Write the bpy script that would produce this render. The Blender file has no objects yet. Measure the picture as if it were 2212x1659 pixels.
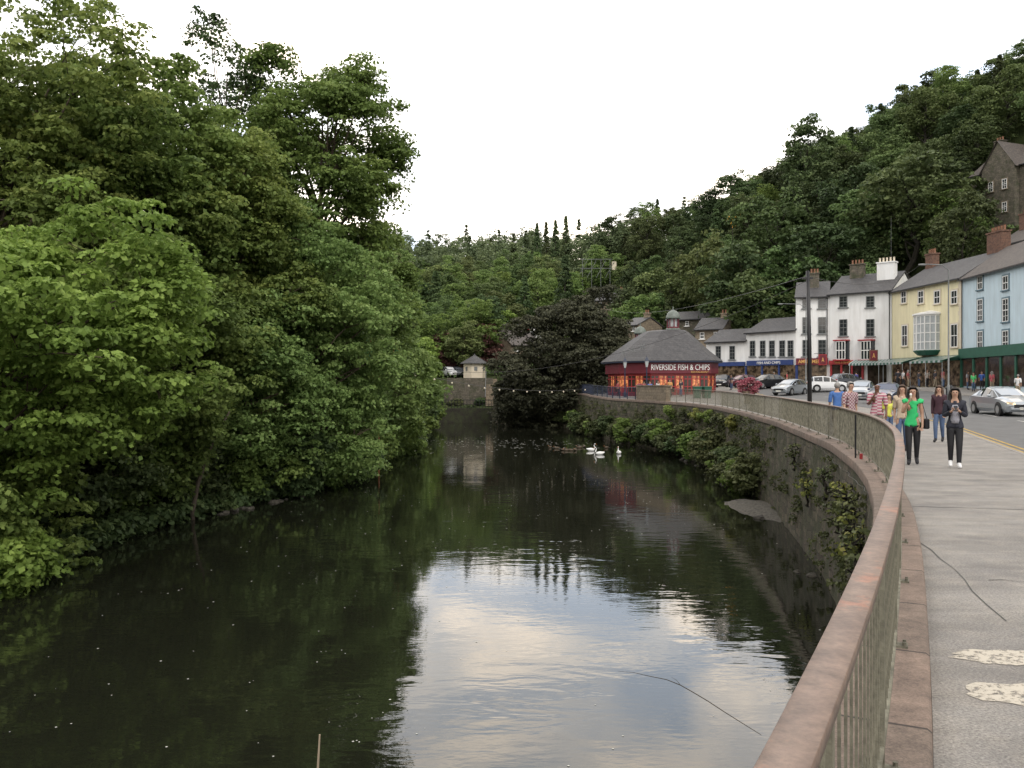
import bpy, bmesh, math, random
import numpy as np
from mathutils import Vector, Matrix
from mathutils import noise as mn
random.seed(7)
scene=bpy.context.scene
COL=scene.collection
F=1838.0; CH=1.73
def PX(u,Y): return (u-1106)/F*Y
def PZ(v,Y): return CH-(v-829.5)/F*Y
# ---------------------------------------------------------------- materials
def newmat(name):
    m=bpy.data.materials.new(name); m.use_nodes=True
    nt=m.node_tree; b=nt.nodes["Principled BSDF"]
    return m,nt,b
def ramp(nt,stops):
    r=nt.nodes.new("ShaderNodeValToRGB")
    el=r.color_ramp.elements
    while len(el)<len(stops): el.new(0.5)
    for e,(p,c) in zip(el,stops):
        e.position=p; e.color=(c[0],c[1],c[2],1)
    return r
def noise(nt,scale,detail=5,rough=.6,vec=None,dist=0):
    n=nt.nodes.new("ShaderNodeTexNoise"); n.inputs["Scale"].default_value=scale
    n.inputs["Detail"].default_value=detail; n.inputs["Roughness"].default_value=rough
    n.inputs["Distortion"].default_value=dist
    if vec is None:
        tc=nt.nodes.new("ShaderNodeTexCoord"); vec=tc.outputs["Object"]
    nt.links.new(vec,n.inputs["Vector"]); return n
def mixc(nt,a,b,fac,mode='MIX'):
    m=nt.nodes.new("ShaderNodeMix"); m.data_type='RGBA'; m.blend_type=mode
    def s(i,v):
        if hasattr(v,'is_linked') or hasattr(v,'links'): nt.links.new(v,m.inputs[i])
        else: m.inputs[i].default_value=(v if not isinstance(v,tuple) else (v[0],v[1],v[2],1))
    s(6,a); s(7,b)
    if isinstance(fac,(int,float)): m.inputs[0].default_value=fac
    else: nt.links.new(fac,m.inputs[0])
    return m.outputs[2]
def bump(nt,b,h,strength=.3,dist=.02):
    bp=nt.nodes.new("ShaderNodeBump"); bp.inputs["Strength"].default_value=strength
    bp.inputs["Distance"].default_value=dist
    nt.links.new(h,bp.inputs["Height"]); nt.links.new(bp.outputs[0],b.inputs["Normal"])
def mat(name,c,rough=.7,var=.25,scale=3,metal=0,bmp=.0,c2=None,spec=.4):
    m,nt,b=newmat(name)
    n=noise(nt,scale)
    d=c2 if c2 else tuple(x*(1-var) for x in c)
    r=ramp(nt,[(.35,d),(.65,c)])
    nt.links.new(n.outputs[0],r.inputs[0]); nt.links.new(r.outputs[0],b.inputs["Base Color"])
    b.inputs["Roughness"].default_value=rough; b.inputs["Metallic"].default_value=metal
    b.inputs["Specular IOR Level"].default_value=spec
    if bmp: 
        n2=noise(nt,scale*8); bump(nt,b,n2.outputs[0],bmp)
    return m
def render_wall(name,c):
    m,nt,b=newmat(name)
    tc=nt.nodes.new("ShaderNodeTexCoord"); mp=nt.nodes.new("ShaderNodeMapping"); mp.inputs["Scale"].default_value=(2.2,2.2,.25); nt.links.new(tc.outputs["Object"],mp.inputs[0])
    n=noise(nt,1.0,6,.7,mp.outputs[0]); r=ramp(nt,[(.35,(.86,.855,.84)),(.6,(1,1,1))]); nt.links.new(n.outputs[0],r.inputs[0])
    n2=noise(nt,.6,4); r2=ramp(nt,[(.3,(.93,.93,.93)),(.7,(1,1,1))]); nt.links.new(n2.outputs[0],r2.inputs[0])
    nt.links.new(mixc(nt,mixc(nt,c,r.outputs[0],1.0,'MULTIPLY'),r2.outputs[0],1.0,'MULTIPLY'),b.inputs[0]); b.inputs["Roughness"].default_value=.85
    n3=noise(nt,12,4); bump(nt,b,n3.outputs[0],.15,.01)
    return m
def emis(name,c,s,sc=2.5):
    m,nt,b=newmat(name)
    n=noise(nt,sc,2); r=ramp(nt,[(.4,tuple(x*.15 for x in c)),(.68,c)])
    nt.links.new(n.outputs[0],r.inputs[0])
    nt.links.new(r.outputs[0],b.inputs["Base Color"]); nt.links.new(r.outputs[0],b.inputs["Emission Color"])
    b.inputs["Emission Strength"].default_value=s; b.inputs["Roughness"].default_value=.2
    return m
def leafmat(name,dark,mid,light,trans=.3,rv=.25,gain=1.9):
    dark,mid,light=[tuple(min(.8,v*gain) for v in c) for c in (dark,mid,light)]
    m,nt,b=newmat(name)
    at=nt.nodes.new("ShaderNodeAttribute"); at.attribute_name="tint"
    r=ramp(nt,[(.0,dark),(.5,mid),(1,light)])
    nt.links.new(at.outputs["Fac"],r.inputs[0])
    oi=nt.nodes.new("ShaderNodeObjectInfo")
    mr=nt.nodes.new("ShaderNodeMapRange"); mr.inputs[3].default_value=1-rv; mr.inputs[4].default_value=1+rv
    nt.links.new(oi.outputs["Random"],mr.inputs[0])
    hs=nt.nodes.new("ShaderNodeHueSaturation")
    mr2=nt.nodes.new("ShaderNodeMapRange"); mr2.inputs[3].default_value=.5-.022*rv/.25; mr2.inputs[4].default_value=.5+.015*rv/.25
    mm=nt.nodes.new("ShaderNodeMath"); mm.operation='FRACT'
    m3=nt.nodes.new("ShaderNodeMath"); m3.operation='MULTIPLY'; m3.inputs[1].default_value=7.31
    nt.links.new(oi.outputs["Random"],m3.inputs[0]); nt.links.new(m3.outputs[0],mm.inputs[0]); nt.links.new(mm.outputs[0],mr2.inputs[0])
    nt.links.new(mr2.outputs[0],hs.inputs["Hue"]); nt.links.new(mr.outputs[0],hs.inputs["Value"]); nt.links.new(r.outputs[0],hs.inputs["Color"])
    hs.inputs["Saturation"].default_value=.93
    nt.links.new(hs.outputs[0],b.inputs["Base Color"])
    b.inputs["Roughness"].default_value=.6; b.inputs["Specular IOR Level"].default_value=.2
    t=nt.nodes.new("ShaderNodeBsdfTranslucent"); nt.links.new(hs.outputs[0],t.inputs[0])
    mx=nt.nodes.new("ShaderNodeMixShader"); mx.inputs[0].default_value=trans
    out=nt.nodes["Material Output"]
    nt.links.new(b.outputs[0],mx.inputs[1]); nt.links.new(t.outputs[0],mx.inputs[2]); nt.links.new(mx.outputs[0],out.inputs[0])
    return m
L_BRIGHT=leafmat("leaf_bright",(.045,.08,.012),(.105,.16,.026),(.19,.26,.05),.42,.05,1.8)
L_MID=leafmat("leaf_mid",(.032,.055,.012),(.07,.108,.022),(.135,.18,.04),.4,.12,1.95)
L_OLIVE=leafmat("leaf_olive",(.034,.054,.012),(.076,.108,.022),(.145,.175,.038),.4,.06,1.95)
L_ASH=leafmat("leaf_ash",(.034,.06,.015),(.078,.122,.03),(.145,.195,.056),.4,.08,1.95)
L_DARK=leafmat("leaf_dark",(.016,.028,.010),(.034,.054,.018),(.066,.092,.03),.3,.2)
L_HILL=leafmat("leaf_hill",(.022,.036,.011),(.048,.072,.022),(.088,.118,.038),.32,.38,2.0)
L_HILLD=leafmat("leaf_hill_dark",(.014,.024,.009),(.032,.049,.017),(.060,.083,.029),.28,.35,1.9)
L_FAR=leafmat("leaf_far_hazed",(.03,.044,.02),(.06,.082,.035),(.10,.125,.055),.3,.1,1.9)  # distance haze painted into the leaf colour: paler and bluer
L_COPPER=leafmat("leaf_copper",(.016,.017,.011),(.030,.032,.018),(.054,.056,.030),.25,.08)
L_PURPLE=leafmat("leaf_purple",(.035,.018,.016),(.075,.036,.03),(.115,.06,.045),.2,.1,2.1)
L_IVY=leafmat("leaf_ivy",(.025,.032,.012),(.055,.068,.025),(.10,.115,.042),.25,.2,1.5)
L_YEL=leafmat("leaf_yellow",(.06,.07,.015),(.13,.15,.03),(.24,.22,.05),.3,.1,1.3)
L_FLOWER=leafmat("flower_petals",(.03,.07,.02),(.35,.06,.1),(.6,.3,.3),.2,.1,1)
BARK=mat("bark",(.11,.085,.06),.9,.5,6,bmp=.5)
BARKD=mat("bark_dark",(.045,.04,.03),.9,.5,6)
def brickmat(name,c1,c2,mort,bw,rh,moss=None,vertical='uv',mossamt=.5,bstr=.6,rough=.9,wob=0):
    m,nt,b=newmat(name)
    tc=nt.nodes.new("ShaderNodeTexCoord")
    if vertical=='uv': vec=tc.outputs["UV"]
    else:
        sp=nt.nodes.new("ShaderNodeSeparateXYZ"); nt.links.new(tc.outputs["Object"],sp.inputs[0])
        ad=nt.nodes.new("ShaderNodeMath"); nt.links.new(sp.outputs[0],ad.inputs[0]); nt.links.new(sp.outputs[1],ad.inputs[1])
        cb=nt.nodes.new("ShaderNodeCombineXYZ"); nt.links.new(ad.outputs[0],cb.inputs[0]); nt.links.new(sp.outputs[2],cb.inputs[1]); vec=cb.outputs[0]
    if wob:
        nw=noise(nt,1.6,4,.6,vec); v1=nt.nodes.new("ShaderNodeVectorMath"); v1.operation='MULTIPLY_ADD'
        nt.links.new(nw.outputs[1],v1.inputs[0]); v1.inputs[1].default_value=(wob,wob,0); nt.links.new(vec,v1.inputs[2]); vec=v1.outputs[0]
    br=nt.nodes.new("ShaderNodeTexBrick"); nt.links.new(vec,br.inputs["Vector"])
    br.inputs["Scale"].default_value=1; br.inputs["Brick Width"].default_value=bw; br.inputs["Row Height"].default_value=rh
    br.inputs["Mortar Size"].default_value=rh*.05; br.inputs["Mortar Smooth"].default_value=.4
    br.inputs["Color1"].default_value=(*c1,1); br.inputs["Color2"].default_value=(*c2,1); br.inputs["Mortar"].default_value=(*mort,1)
    n=noise(nt,1.4,8,.75)
    nr=ramp(nt,[(.3,(.45,.45,.45)),(.7,(1.25,1.2,1.15))]); n0=noise(nt,5,6,.7); nt.links.new(n0.outputs[0],nr.inputs[0])
    col=mixc(nt,br.outputs[0],nr.outputs[0],1.0,'MULTIPLY')
    if moss:
        r=ramp(nt,[(.5-mossamt*.1,(0,0,0)),(.64,(1,1,1))]); 
        nt.links.new(n.outputs[0],r.inputs[0])
        col=mixc(nt,col,moss,r.outputs[0])
    nt.links.new(col,b.inputs["Base Color"]); b.inputs["Roughness"].default_value=rough
    if wob:
        ms=nt.nodes.new("ShaderNodeMath"); ms.operation='SUBTRACT'; nt.links.new(n0.outputs[0],ms.inputs[0]); nt.links.new(br.outputs["Fac"],ms.inputs[1]); bump(nt,b,ms.outputs[0],.9,.05)
    else: bump(nt,b,br.outputs["Fac"],bstr,-.015)
    return m
M_RWALL=brickmat("river_wall_stone",(.17,.145,.11),(.075,.062,.05),(.03,.027,.02),.48,.24,moss=(.045,.055,.022),mossamt=.9,wob=.45)
M_STONE=brickmat("gritstone",(.27,.225,.165),(.19,.16,.12),(.11,.09,.07),.5,.25,vertical='o')
M_STONED=brickmat("dark_gritstone",(.17,.15,.12),(.11,.10,.08),(.06,.055,.045),.5,.25,vertical='o',moss=(.05,.055,.03),mossamt=.4)
M_SLATE=brickmat("slate",(.075,.075,.08),(.05,.05,.055),(.03,.03,.03),.35,.22,vertical='o',bstr=.3,rough=.6)
M_SLATEB=brickmat("slate_brown",(.11,.095,.085),(.08,.07,.065),(.04,.04,.04),.35,.22,vertical='o',bstr=.3,rough=.7)
M_BRICK=brickmat("red_brick",(.19,.10,.07),(.13,.075,.055),(.16,.14,.12),.22,.075,vertical='o')
M_POT=mat("terracotta",(.26,.13,.08),.8,.3,5)
M_WHITE=render_wall("white_render",(.78,.785,.78))
M_WHITEP=mat("white_paint",(.76,.76,.74),.5,.05,2)
M_YELLOW=render_wall("cream_yellow_render",(.76,.70,.47))
M_BLUE=render_wall("pale_blue_render",(.52,.64,.71))
M_GREENP=mat("green_paint",(.02,.10,.065),.5,.2,2)
M_BLUEP=mat("blue_paint",(.03,.055,.18),.5,.2,2)
M_NAVY=mat("navy_paint",(.02,.03,.06),.5,.2,2)
M_TEAL=mat("slate_blue_paint",(.11,.18,.22),.5,.1,2)
M_REDP=mat("red_paint",(.33,.03,.035),.45,.2,2)
M_MAROON=mat("maroon_paint",(.14,.018,.03),.45,.2,2)
M_BLACKP=mat("black_paint",(.015,.015,.017),.4,.3,3)
M_GREYP=mat("grey_paint",(.18,.19,.19),.5,.2,3)
M_LGREY=mat("pale_glazing",(.42,.45,.46),.2,.15,3)
M_GLASS=mat("window_glass",(.035,.04,.045),.06,.5,1.2,spec=.8)
M_SHOP=emis("lit_shop_glass",(.14,.10,.065),.3)
M_SHOPD=mat("shop_interior_glass",(.06,.045,.035),.1,.7,1.5)
M_WARM=emis("lit_window",(.80,.30,.12),.6,3.2)
M_GOLD=mat("gold_lettering",(.65,.38,.12),.5,.1,3)
M_CREAM=mat("cream_paint",(.62,.55,.43),.6,.1,2)
M_COPPERD=mat("dome_lead",(.15,.175,.155),.5,.3,3)
# ---------------------------------------------------------------- geometry helper
class G:
    def __init__(s): s.v=[];s.f=[];s.m=[]
    def add(s,vs,fs,mi=0):
        o=len(s.v); s.v.extend([tuple(p) for p in vs])
        for f in fs: s.f.append([i+o for i in f]); s.m.append(mi)
        return s
    def box(s,cx,cy,cz,sx,sy,sz,mi=0,rot=0):
        c,sn=math.cos(rot),math.sin(rot); vs=[]
        for dz in(-.5,.5):
            for dx,dy in((-.5,-.5),(.5,-.5),(.5,.5),(-.5,.5)):
                x,y=dx*sx,dy*sy; vs.append((cx+x*c-y*sn,cy+x*sn+y*c,cz+dz*sz))
        return s.add(vs,[(3,2,1,0),(4,5,6,7),(0,1,5,4),(1,2,6,5),(2,3,7,6),(3,0,4,7)],mi)
    def tube(s,pts,rad,n=6,mi=0):
        pts=[Vector(p) for p in pts]; vs=[]; k=len(pts)
        if isinstance(rad,(int,float)): rad=[rad]*k
        for i,p in enumerate(pts):
            t=(pts[min(i+1,k-1)]-pts[max(i-1,0)]); 
            if t.length<1e-6: t=Vector((0,0,1))
            t.normalize(); a=t.cross(Vector((0,0,1)) if abs(t.z)<.9 else Vector((1,0,0))).normalized(); b=t.cross(a)
            for j in range(n):
                an=2*math.pi*j/n; vs.append(p+(a*math.cos(an)+b*math.sin(an))*rad[i])
        fs=[(i*n+j,i*n+(j+1)%n,(i+1)*n+(j+1)%n,(i+1)*n+j) for i in range(k-1) for j in range(n)]
        fs.append(tuple(range(n-1,-1,-1))); fs.append(tuple((k-1)*n+j for j in range(n)))
        return s.add(vs,fs,mi)
    def lathe(s,prof,n=16,cx=0,cy=0,mi=0,ang0=0):
        vs=[(cx+r*math.cos(ang0+2*math.pi*j/n),cy+r*math.sin(ang0+2*math.pi*j/n),z) for r,z in prof for j in range(n)]
        k=len(prof)
        fs=[(i*n+j,i*n+(j+1)%n,(i+1)*n+(j+1)%n,(i+1)*n+j) for i in range(k-1) for j in range(n)]
        fs.append(tuple(range(n-1,-1,-1))); fs.append(tuple((k-1)*n+j for j in range(n)))
        return s.add(vs,fs,mi)
    def sphere(s,c,r,n=10,mi=0,sc=(1,1,1)):
        pr=[(max(.001,r*math.sin(math.pi*i/n)),-r*math.cos(math.pi*i/n)) for i in range(n+1)]
        vs=[(c[0]+rr*math.cos(2*math.pi*j/n)*sc[0],c[1]+rr*math.sin(2*math.pi*j/n)*sc[1],c[2]+z*sc[2]) for rr,z in pr for j in range(n)]
        fs=[(i*n+j,i*n+(j+1)%n,(i+1)*n+(j+1)%n,(i+1)*n+j) for i in range(n) for j in range(n)]
        return s.add(vs,fs,mi)
    def mesh(s,name,mats,smooth=False):
        me=bpy.data.meshes.new(name); me.from_pydata(s.v,[],s.f)
        for m in mats: me.materials.append(m)
        me.polygons.foreach_set("material_index",s.m)
        if smooth: me.polygons.foreach_set("use_smooth",[True]*len(s.f))
        me.update(); return me
    def obj(s,name,mats,parent=None,smooth=False,bevel=0,loc=None):
        o=bpy.data.objects.new(name,s.mesh(name,mats,smooth)); COL.objects.link(o)
        if parent: o.parent=parent
        if loc: o.location=loc
        if bevel:
            b=o.modifiers.new("b","BEVEL"); b.width=bevel; b.segments=2; b.limit_method='ANGLE'; b.angle_limit=.6
        return o
def tag(o,label,cat,group=None,kind=None):
    o["label"]=label; o["category"]=cat
    if group: o["group"]=group
    if kind: o["kind"]=kind
    return o
def top(name,label,cat,loc=(0,0,0),rz=0,group=None):
    e=bpy.data.objects.new(name,None); COL.objects.link(e); e.location=loc; e.rotation_euler=(0,0,rz); e.empty_display_size=.3
    return tag(e,label,cat,group)
def npmesh(name,V,Q,tint,mats):
    me=bpy.data.meshes.new(name); me.vertices.add(len(V)); me.vertices.foreach_set("co",V.astype(np.float32).ravel())
    me.loops.add(Q.size); me.loops.foreach_set("vertex_index",Q.astype(np.int32).ravel())
    me.polygons.add(len(Q)); me.polygons.foreach_set("loop_start",np.arange(0,Q.size,Q.shape[1],dtype=np.int32))
    a=me.attributes.new("tint","FLOAT","POINT"); a.data.foreach_set("value",tint.astype(np.float32))
    for m in mats: me.materials.append(m)
    me.update(calc_edges=True); return me
def leafgeo(C,R,n,size,rng,flat=.35,up=.8,ct=None):
    k=len(C); idx=np.repeat(np.arange(k),n); N=len(idx)
    d=rng.normal(size=(N,3)); d/=np.linalg.norm(d,axis=1)[:,None]
    fl=(d[:,2]<-.1)&(rng.random(N)<.6); d[fl,2]*=-1
    rad=R[idx]*rng.uniform(.4,1.2,N)
    P=C[idx]+d*rad[:,None]*np.array([1,1,flat])
    P[:,2]-=.25*R[idx]*(rad/R[idx])**2
    Nn=d*.6+np.array([0,0,up])+rng.normal(size=(N,3))*.5; Nn/=np.linalg.norm(Nn,axis=1)[:,None]
    t=rng.normal(size=(N,3)); a=np.cross(Nn,t); a/=np.linalg.norm(a,axis=1)[:,None]; b=np.cross(Nn,a)
    s=(size*rng.uniform(.55,1.3,N))[:,None]
    V=np.stack([P-a*s*.5,P+b*s*.42+a*s*.05,P+a*s*.6-Nn*s*.18,P-b*s*.42+a*s*.05],axis=1).reshape(-1,3)
    if ct is None: ct=rng.uniform(0,1,k)
    ti=np.clip(ct[idx]*.55+rng.uniform(0,.38,N)+d[:,2]*.12,0,1)  # random tint, plus light from above painted in: upper leaves of each clump paler
    return V,np.arange(4*N).reshape(-1,4),np.repeat(ti,4)
def crown_pts(c,r,nl,ns,rng,shell=(.35,.85),lobe=.42,spr=.6):
    c=np.array(c,float); r=np.array(r,float)
    i=np.arange(nl)+.5; ph=np.arccos(1-2*i/nl); th=np.pi*(1+5**.5)*i+rng.uniform(0,6)
    d=np.stack([np.cos(th)*np.sin(ph),np.sin(th)*np.sin(ph),np.cos(ph)],1)+rng.normal(size=(nl,3))*.18
    d/=np.linalg.norm(d,axis=1)[:,None]
    Lc=c+d*r*rng.uniform(shell[0],shell[1],nl)[:,None]
    lr=lobe*min(r)*rng.uniform(.65,1.35,nl)
    C=[];R=[];T=[]
    lt=rng.uniform(.1,.9,nl)
    for j in range(nl):
        e=rng.normal(size=(ns,3)); e/=np.linalg.norm(e,axis=1)[:,None]
        out=(Lc[j]-c)/r; out/=np.linalg.norm(out)+1e-6
        dd=e+out*.6+np.array([0,0,.25]); dd/=np.linalg.norm(dd,axis=1)[:,None]
        C.append(Lc[j]+dd*lr[j]*rng.uniform(.5,1.2,ns)[:,None]*np.array([1,1,.9])); R.append(np.full(ns,spr)*rng.uniform(.5,1.25,ns))
        T.append(np.clip(lt[j]*.55+rng.uniform(0,.5,ns)+dd[:,2]*.15,0,1))  # lobe tone varies at random; top light painted in, upper sprays paler
    return Lc,lr,np.concatenate(C),np.concatenate(R),np.concatenate(T)
def trunkgeo(base,c,r,Lc,C,rad,rng,nsub=2,topfrac=.6):
    g=G(); base=Vector(base); tp=Vector((c[0],c[1],c[2]+r[2]*topfrac))
    pts=[];K=7
    for i in range(K+1):
        t=i/K; p=base.lerp(tp,t); 
        if 0<i<K: p+=Vector((rng.normal()*.22,rng.normal()*.22,0))*rad*4
        pts.append(p)
    rr=[rad*(1.35 if i==0 else 1)*(1-.88*i/K) for i in range(K+1)]
    g.tube(pts,rr,8)
    ns=len(C)//len(Lc)
    for j,l in enumerate(Lc):
        l=Vector(l); h=max(.2,min(.92,((l.z-base.z)/(tp.z-base.z+1e-6))-.22))
        i=int(h*K); f=h*K-i; s0=pts[i].lerp(pts[min(i+1,K)],f); r0=max(.03,rad*.45*(1-.6*h))
        m=s0.lerp(l,.5)+Vector((rng.normal()*.15,rng.normal()*.15,-.05*(l-s0).length))
        g.tube([s0,m,l],[r0,r0*.7,r0*.35],5)
        for q in range(min(nsub*2,ns)):
            e=Vector(C[j*ns+q]); g.tube([l,l.lerp(e,.5)+Vector((0,0,.1)),e],[r0*.35,r0*.22,.012],4)
    return g
def tree(label,base,c,r,lm,seed,nl=16,ns=24,nlv=90,size=.18,spr=.6,rad=.25,lobe=.42,shell=(.35,.85),name="broadleaf_tree",cat="tree",bark=None,flat=.5,nsub=2,group="trees along the river bank",up=.5,topfrac=.45):
    rng=np.random.default_rng(seed)
    e=top(name,label,cat,base,0,group)
    cl=(c[0]-base[0],c[1]-base[1],c[2]-base[2])
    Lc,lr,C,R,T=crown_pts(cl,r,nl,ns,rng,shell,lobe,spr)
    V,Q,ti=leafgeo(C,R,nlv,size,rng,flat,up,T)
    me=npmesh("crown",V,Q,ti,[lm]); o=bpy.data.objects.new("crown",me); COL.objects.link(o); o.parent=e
    trunkgeo((0,0,-.3),cl,r,Lc,C,rad,rng,nsub,topfrac).obj("trunk",[bark or BARK],e,smooth=True)
    return e
# ---------------------------------------------------------------- layout curves
RP=np.array([(-4.0,-7),(-1.45,-2.2),(-.3,0),(.45,1.4),(.9,2.27),(1.33,3.13),(1.90,4.28),(2.36,5.25),(3.09,6.79),(4.05,8.87),(5.2,11.5),(6.4,14.6),(7.5,17.9),(8.9,23),(10.0,28.6),(11.3,35.6),(12.5,45),(13.2,54),(12.9,62),(11.4,71),(9.4,80),(8.3,88),(8.2,98),(5,104),(0,110),(-2.5,115)])
Ys=np.arange(-7,114.6,.25)
Xs=np.interp(Ys,RP[:,1],RP[:,0])
kern=np.hanning(15); kern/=kern.sum()
Xp=np.concatenate([Xs[0]+(Xs[1]-Xs[0])*np.arange(-7,0),Xs,Xs[-1]+(Xs[-1]-Xs[-2])*np.arange(1,8)])
Xs=np.convolve(Xp,kern,'valid')
tx=np.gradient(Xs,Ys); tn=np.sqrt(1+tx*tx); NX,NY=1/tn,-tx/tn
def railx(y): return np.interp(y,Ys,Xs)
KY=[-7,0,10,21,33,45,60,80,110]; KX=[1.2,4.6,8.6,12.7,17,20.5,22.5,23.3,23.6]
FY=[-7,0,20,30,45,60,70,80,88,93,100,108,112]; FX=[14,16,24,28,33,36.5,38,37.6,35.5,31,26.5,24.6,24.3]
LY=[-60,0,20,28,34,40,55,73,112]; LX=[-13,-12.5,-12.8,-13.6,-12.5,-10.3,-9.3,-9,-10.8]
def g_(x,y):
    x=np.asarray(x,float); y=np.asarray(y,float)
    s=y+.8*np.maximum(0,x-25)
    return np.interp(s,[20,44,80,92],[0,.22,.75,1.4])*np.interp(x,[10,24],[.4,1])
def hgt(x,y):
    x=np.asarray(x,float); y=np.asarray(y,float)
    xl=np.interp(y,LY,LX); xr=np.interp(y,Ys,Xs)
    g=g_(x,y)-.25
    t=xl-x
    left=-3.9+np.minimum(t*.9,2.4)+np.clip(t-3,0,60)*.13
    mid=np.interp(y,[114,116.5,117.5,123,124.5],[-4,-3.6,-1.6,-1.2,2.6])
    h=np.where(x<xl,left,np.where(x<xr+1.6,-5,g))
    wm=np.clip((14-x)/8,0,1)
    hm=mid*wm+np.maximum(g,1.1)*(1-wm)
    h=np.where(y>114,np.where(x<xl-10,np.maximum(hm,left),hm),h)
    back=np.clip((y-127)*.26,0,np.clip(38+.12*(x+20),30,60))
    d=(x-46)*.94+(y-100)*.5
    cap=32+.62*np.clip(x-49,0,13)+.34*np.maximum(0,x-62)
    right=np.minimum(np.maximum(d,0)*.94,cap)
    right=np.where(x>23,right,right*np.clip((y-130)/60,0,1))
    lb=np.clip((-x-45)*.35,0,30)
    return h+np.maximum(np.maximum(back,right),lb)
def H(x,y): return float(hgt(x,y))
# ---------------------------------------------------------------- ground
gx=np.unique(np.concatenate([np.arange(-30,45,1.0),np.arange(45,140,4),np.arange(-120,-29,5),np.array([-900,-600,-400,-250,-160,170,220,300,450,700,950])]))
gy=np.unique(np.concatenate([np.arange(-60,130,1.0),np.arange(130,340,4),np.array([-300,-160,-100,380,450,600,900,1300])]))
XX,YY=np.meshgrid(gx,gy); ZZ=hgt(XX,YY)
rngt=np.random.default_rng(1); ZZ=ZZ+np.where(ZZ>3,rngt.normal(size=ZZ.shape)*.25,0)
nx=len(gx); V=np.stack([XX.ravel(),YY.ravel(),ZZ.ravel()],1)
I=np.arange(len(gy)*nx).reshape(len(gy),nx); Q=np.stack([I[:-1,:-1],I[:-1,1:],I[1:,1:],I[1:,:-1]],-1).reshape(-1,4)
M_GROUND,nt,b=newmat("woodland_floor")
n=noise(nt,.35,8,.7); r=ramp(nt,[(.3,(.016,.024,.009)),(.5,(.03,.042,.014)),(.72,(.05,.055,.025))]); nt.links.new(n.outputs[0],r.inputs[0]); nt.links.new(r.outputs[0],b.inputs[0]); b.inputs["Roughness"].default_value=1; b.inputs["Specular IOR Level"].default_value=.1
n2=noise(nt,3,6); bump(nt,b,n2.outputs[0],.8,.3)
me=npmesh("ground",V,Q,np.zeros(len(V)),[M_GROUND]); o=bpy.data.objects.new("ground",me); COL.objects.link(o); tag(o,"wooded valley sides and dark grassy river banks","ground",kind="structure")
def strip(name,lines,mats,label,cat,kind="structure",parent=None):
    L=[np.asarray(l,float) for l in lines]; n=len(L[0]); k=len(L)
    V=np.concatenate(L); I=np.arange(n*k).reshape(k,n)
    Q=np.stack([I[:-1,:-1],I[1:,:-1],I[1:,1:],I[:-1,1:]],-1).reshape(-1,4)
    me=npmesh(name,V,Q,np.zeros(len(V)),mats)
    arc=np.concatenate([[0],np.cumsum(np.linalg.norm(np.diff(L[0],axis=0),axis=1))])
    off=[0]
    for a,b2 in zip(L[:-1],L[1:]): off.append(off[-1]+float(np.mean(np.linalg.norm(b2-a,axis=1))))
    uv=np.stack([np.tile(arc,k),np.repeat(off,n)],1)[Q.ravel()]
    ul=me.uv_layers.new(name="UVMap"); ul.data.foreach_set("uv",uv.astype(np.float32).ravel())
    o=bpy.data.objects.new(name,me); COL.objects.link(o)
    if parent: o.parent=parent
    else: tag(o,label,cat,kind=kind)
    return o
def off(d,z=None,sel=slice(None),g=True,dz=0):
    x=Xs[sel]+NX[sel]*d; y=Ys[sel]+NY[sel]*d
    zz=g_(x,y)+dz if g else np.full(len(x),z)
    return np.stack([x,y,zz],1)
M_PAVE,nt,b=newmat("pavement_asphalt")
n1=noise(nt,.7,4,.6); n2=noise(nt,60,3,.8); n3=noise(nt,2.6,8,.75)
r1=ramp(nt,[(.35,(.175,.165,.155)),(.62,(.235,.222,.205))]); nt.links.new(n1.outputs[0],r1.inputs[0])
r2=ramp(nt,[(.3,(.45,.45,.45)),(.7,(1.5,1.5,1.5))]); nt.links.new(n2.outputs[0],r2.inputs[0])
r3=ramp(nt,[(.46,(1,1,1)),(.6,(1.2,1.18,1.14))]); nt.links.new(n3.outputs[0],r3.inputs[0])
tcp=nt.nodes.new("ShaderNodeTexCoord"); mpp=nt.nodes.new("ShaderNodeMapping"); mpp.inputs["Scale"].default_value=(.35,1.3,1); nt.links.new(tcp.outputs["Object"],mpp.inputs[0])
n4=noise(nt,1.6,5,.65,mpp.outputs[0],.8); r4=ramp(nt,[(.42,(.86,.855,.85)),(.58,(1.04,1.04,1.04))]); nt.links.new(n4.outputs[0],r4.inputs[0])
c=mixc(nt,mixc(nt,mixc(nt,r1.outputs[0],r2.outputs[0],1.0,'MULTIPLY'),r3.outputs[0],1.0,'MULTIPLY'),r4.outputs[0],1.0,'MULTIPLY')
nt.links.new(c,b.inputs[0]); b.inputs["Roughness"].default_value=.85; bump(nt,b,n2.outputs[0],.6,.008)
M_ROAD=mat("road_asphalt",(.13,.13,.13),.85,.25,1.2,bmp=.2)
M_KERB=mat("kerb_stone",(.27,.25,.23),.85,.25,6)
M_COPE,nt,b=newmat("sandstone_coping")
tc=nt.nodes.new("ShaderNodeTexCoord"); br=nt.nodes.new("ShaderNodeTexBrick"); nt.links.new(tc.outputs["UV"],br.inputs[0])
br.offset=0; br.inputs["Scale"].default_value=1; br.inputs["Brick Width"].default_value=1.25; br.inputs["Row Height"].default_value=5; br.inputs["Mortar Size"].default_value=.012
br.inputs["Color1"].default_value=(.215,.16,.13,1); br.inputs["Color2"].default_value=(.165,.13,.107,1); br.inputs["Mortar"].default_value=(.05,.04,.035,1)
n1=noise(nt,5,8,.75); r=ramp(nt,[(.3,(.5,.5,.5)),(.65,(1.15,1.13,1.1))]); nt.links.new(n1.outputs[0],r.inputs[0])
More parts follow.
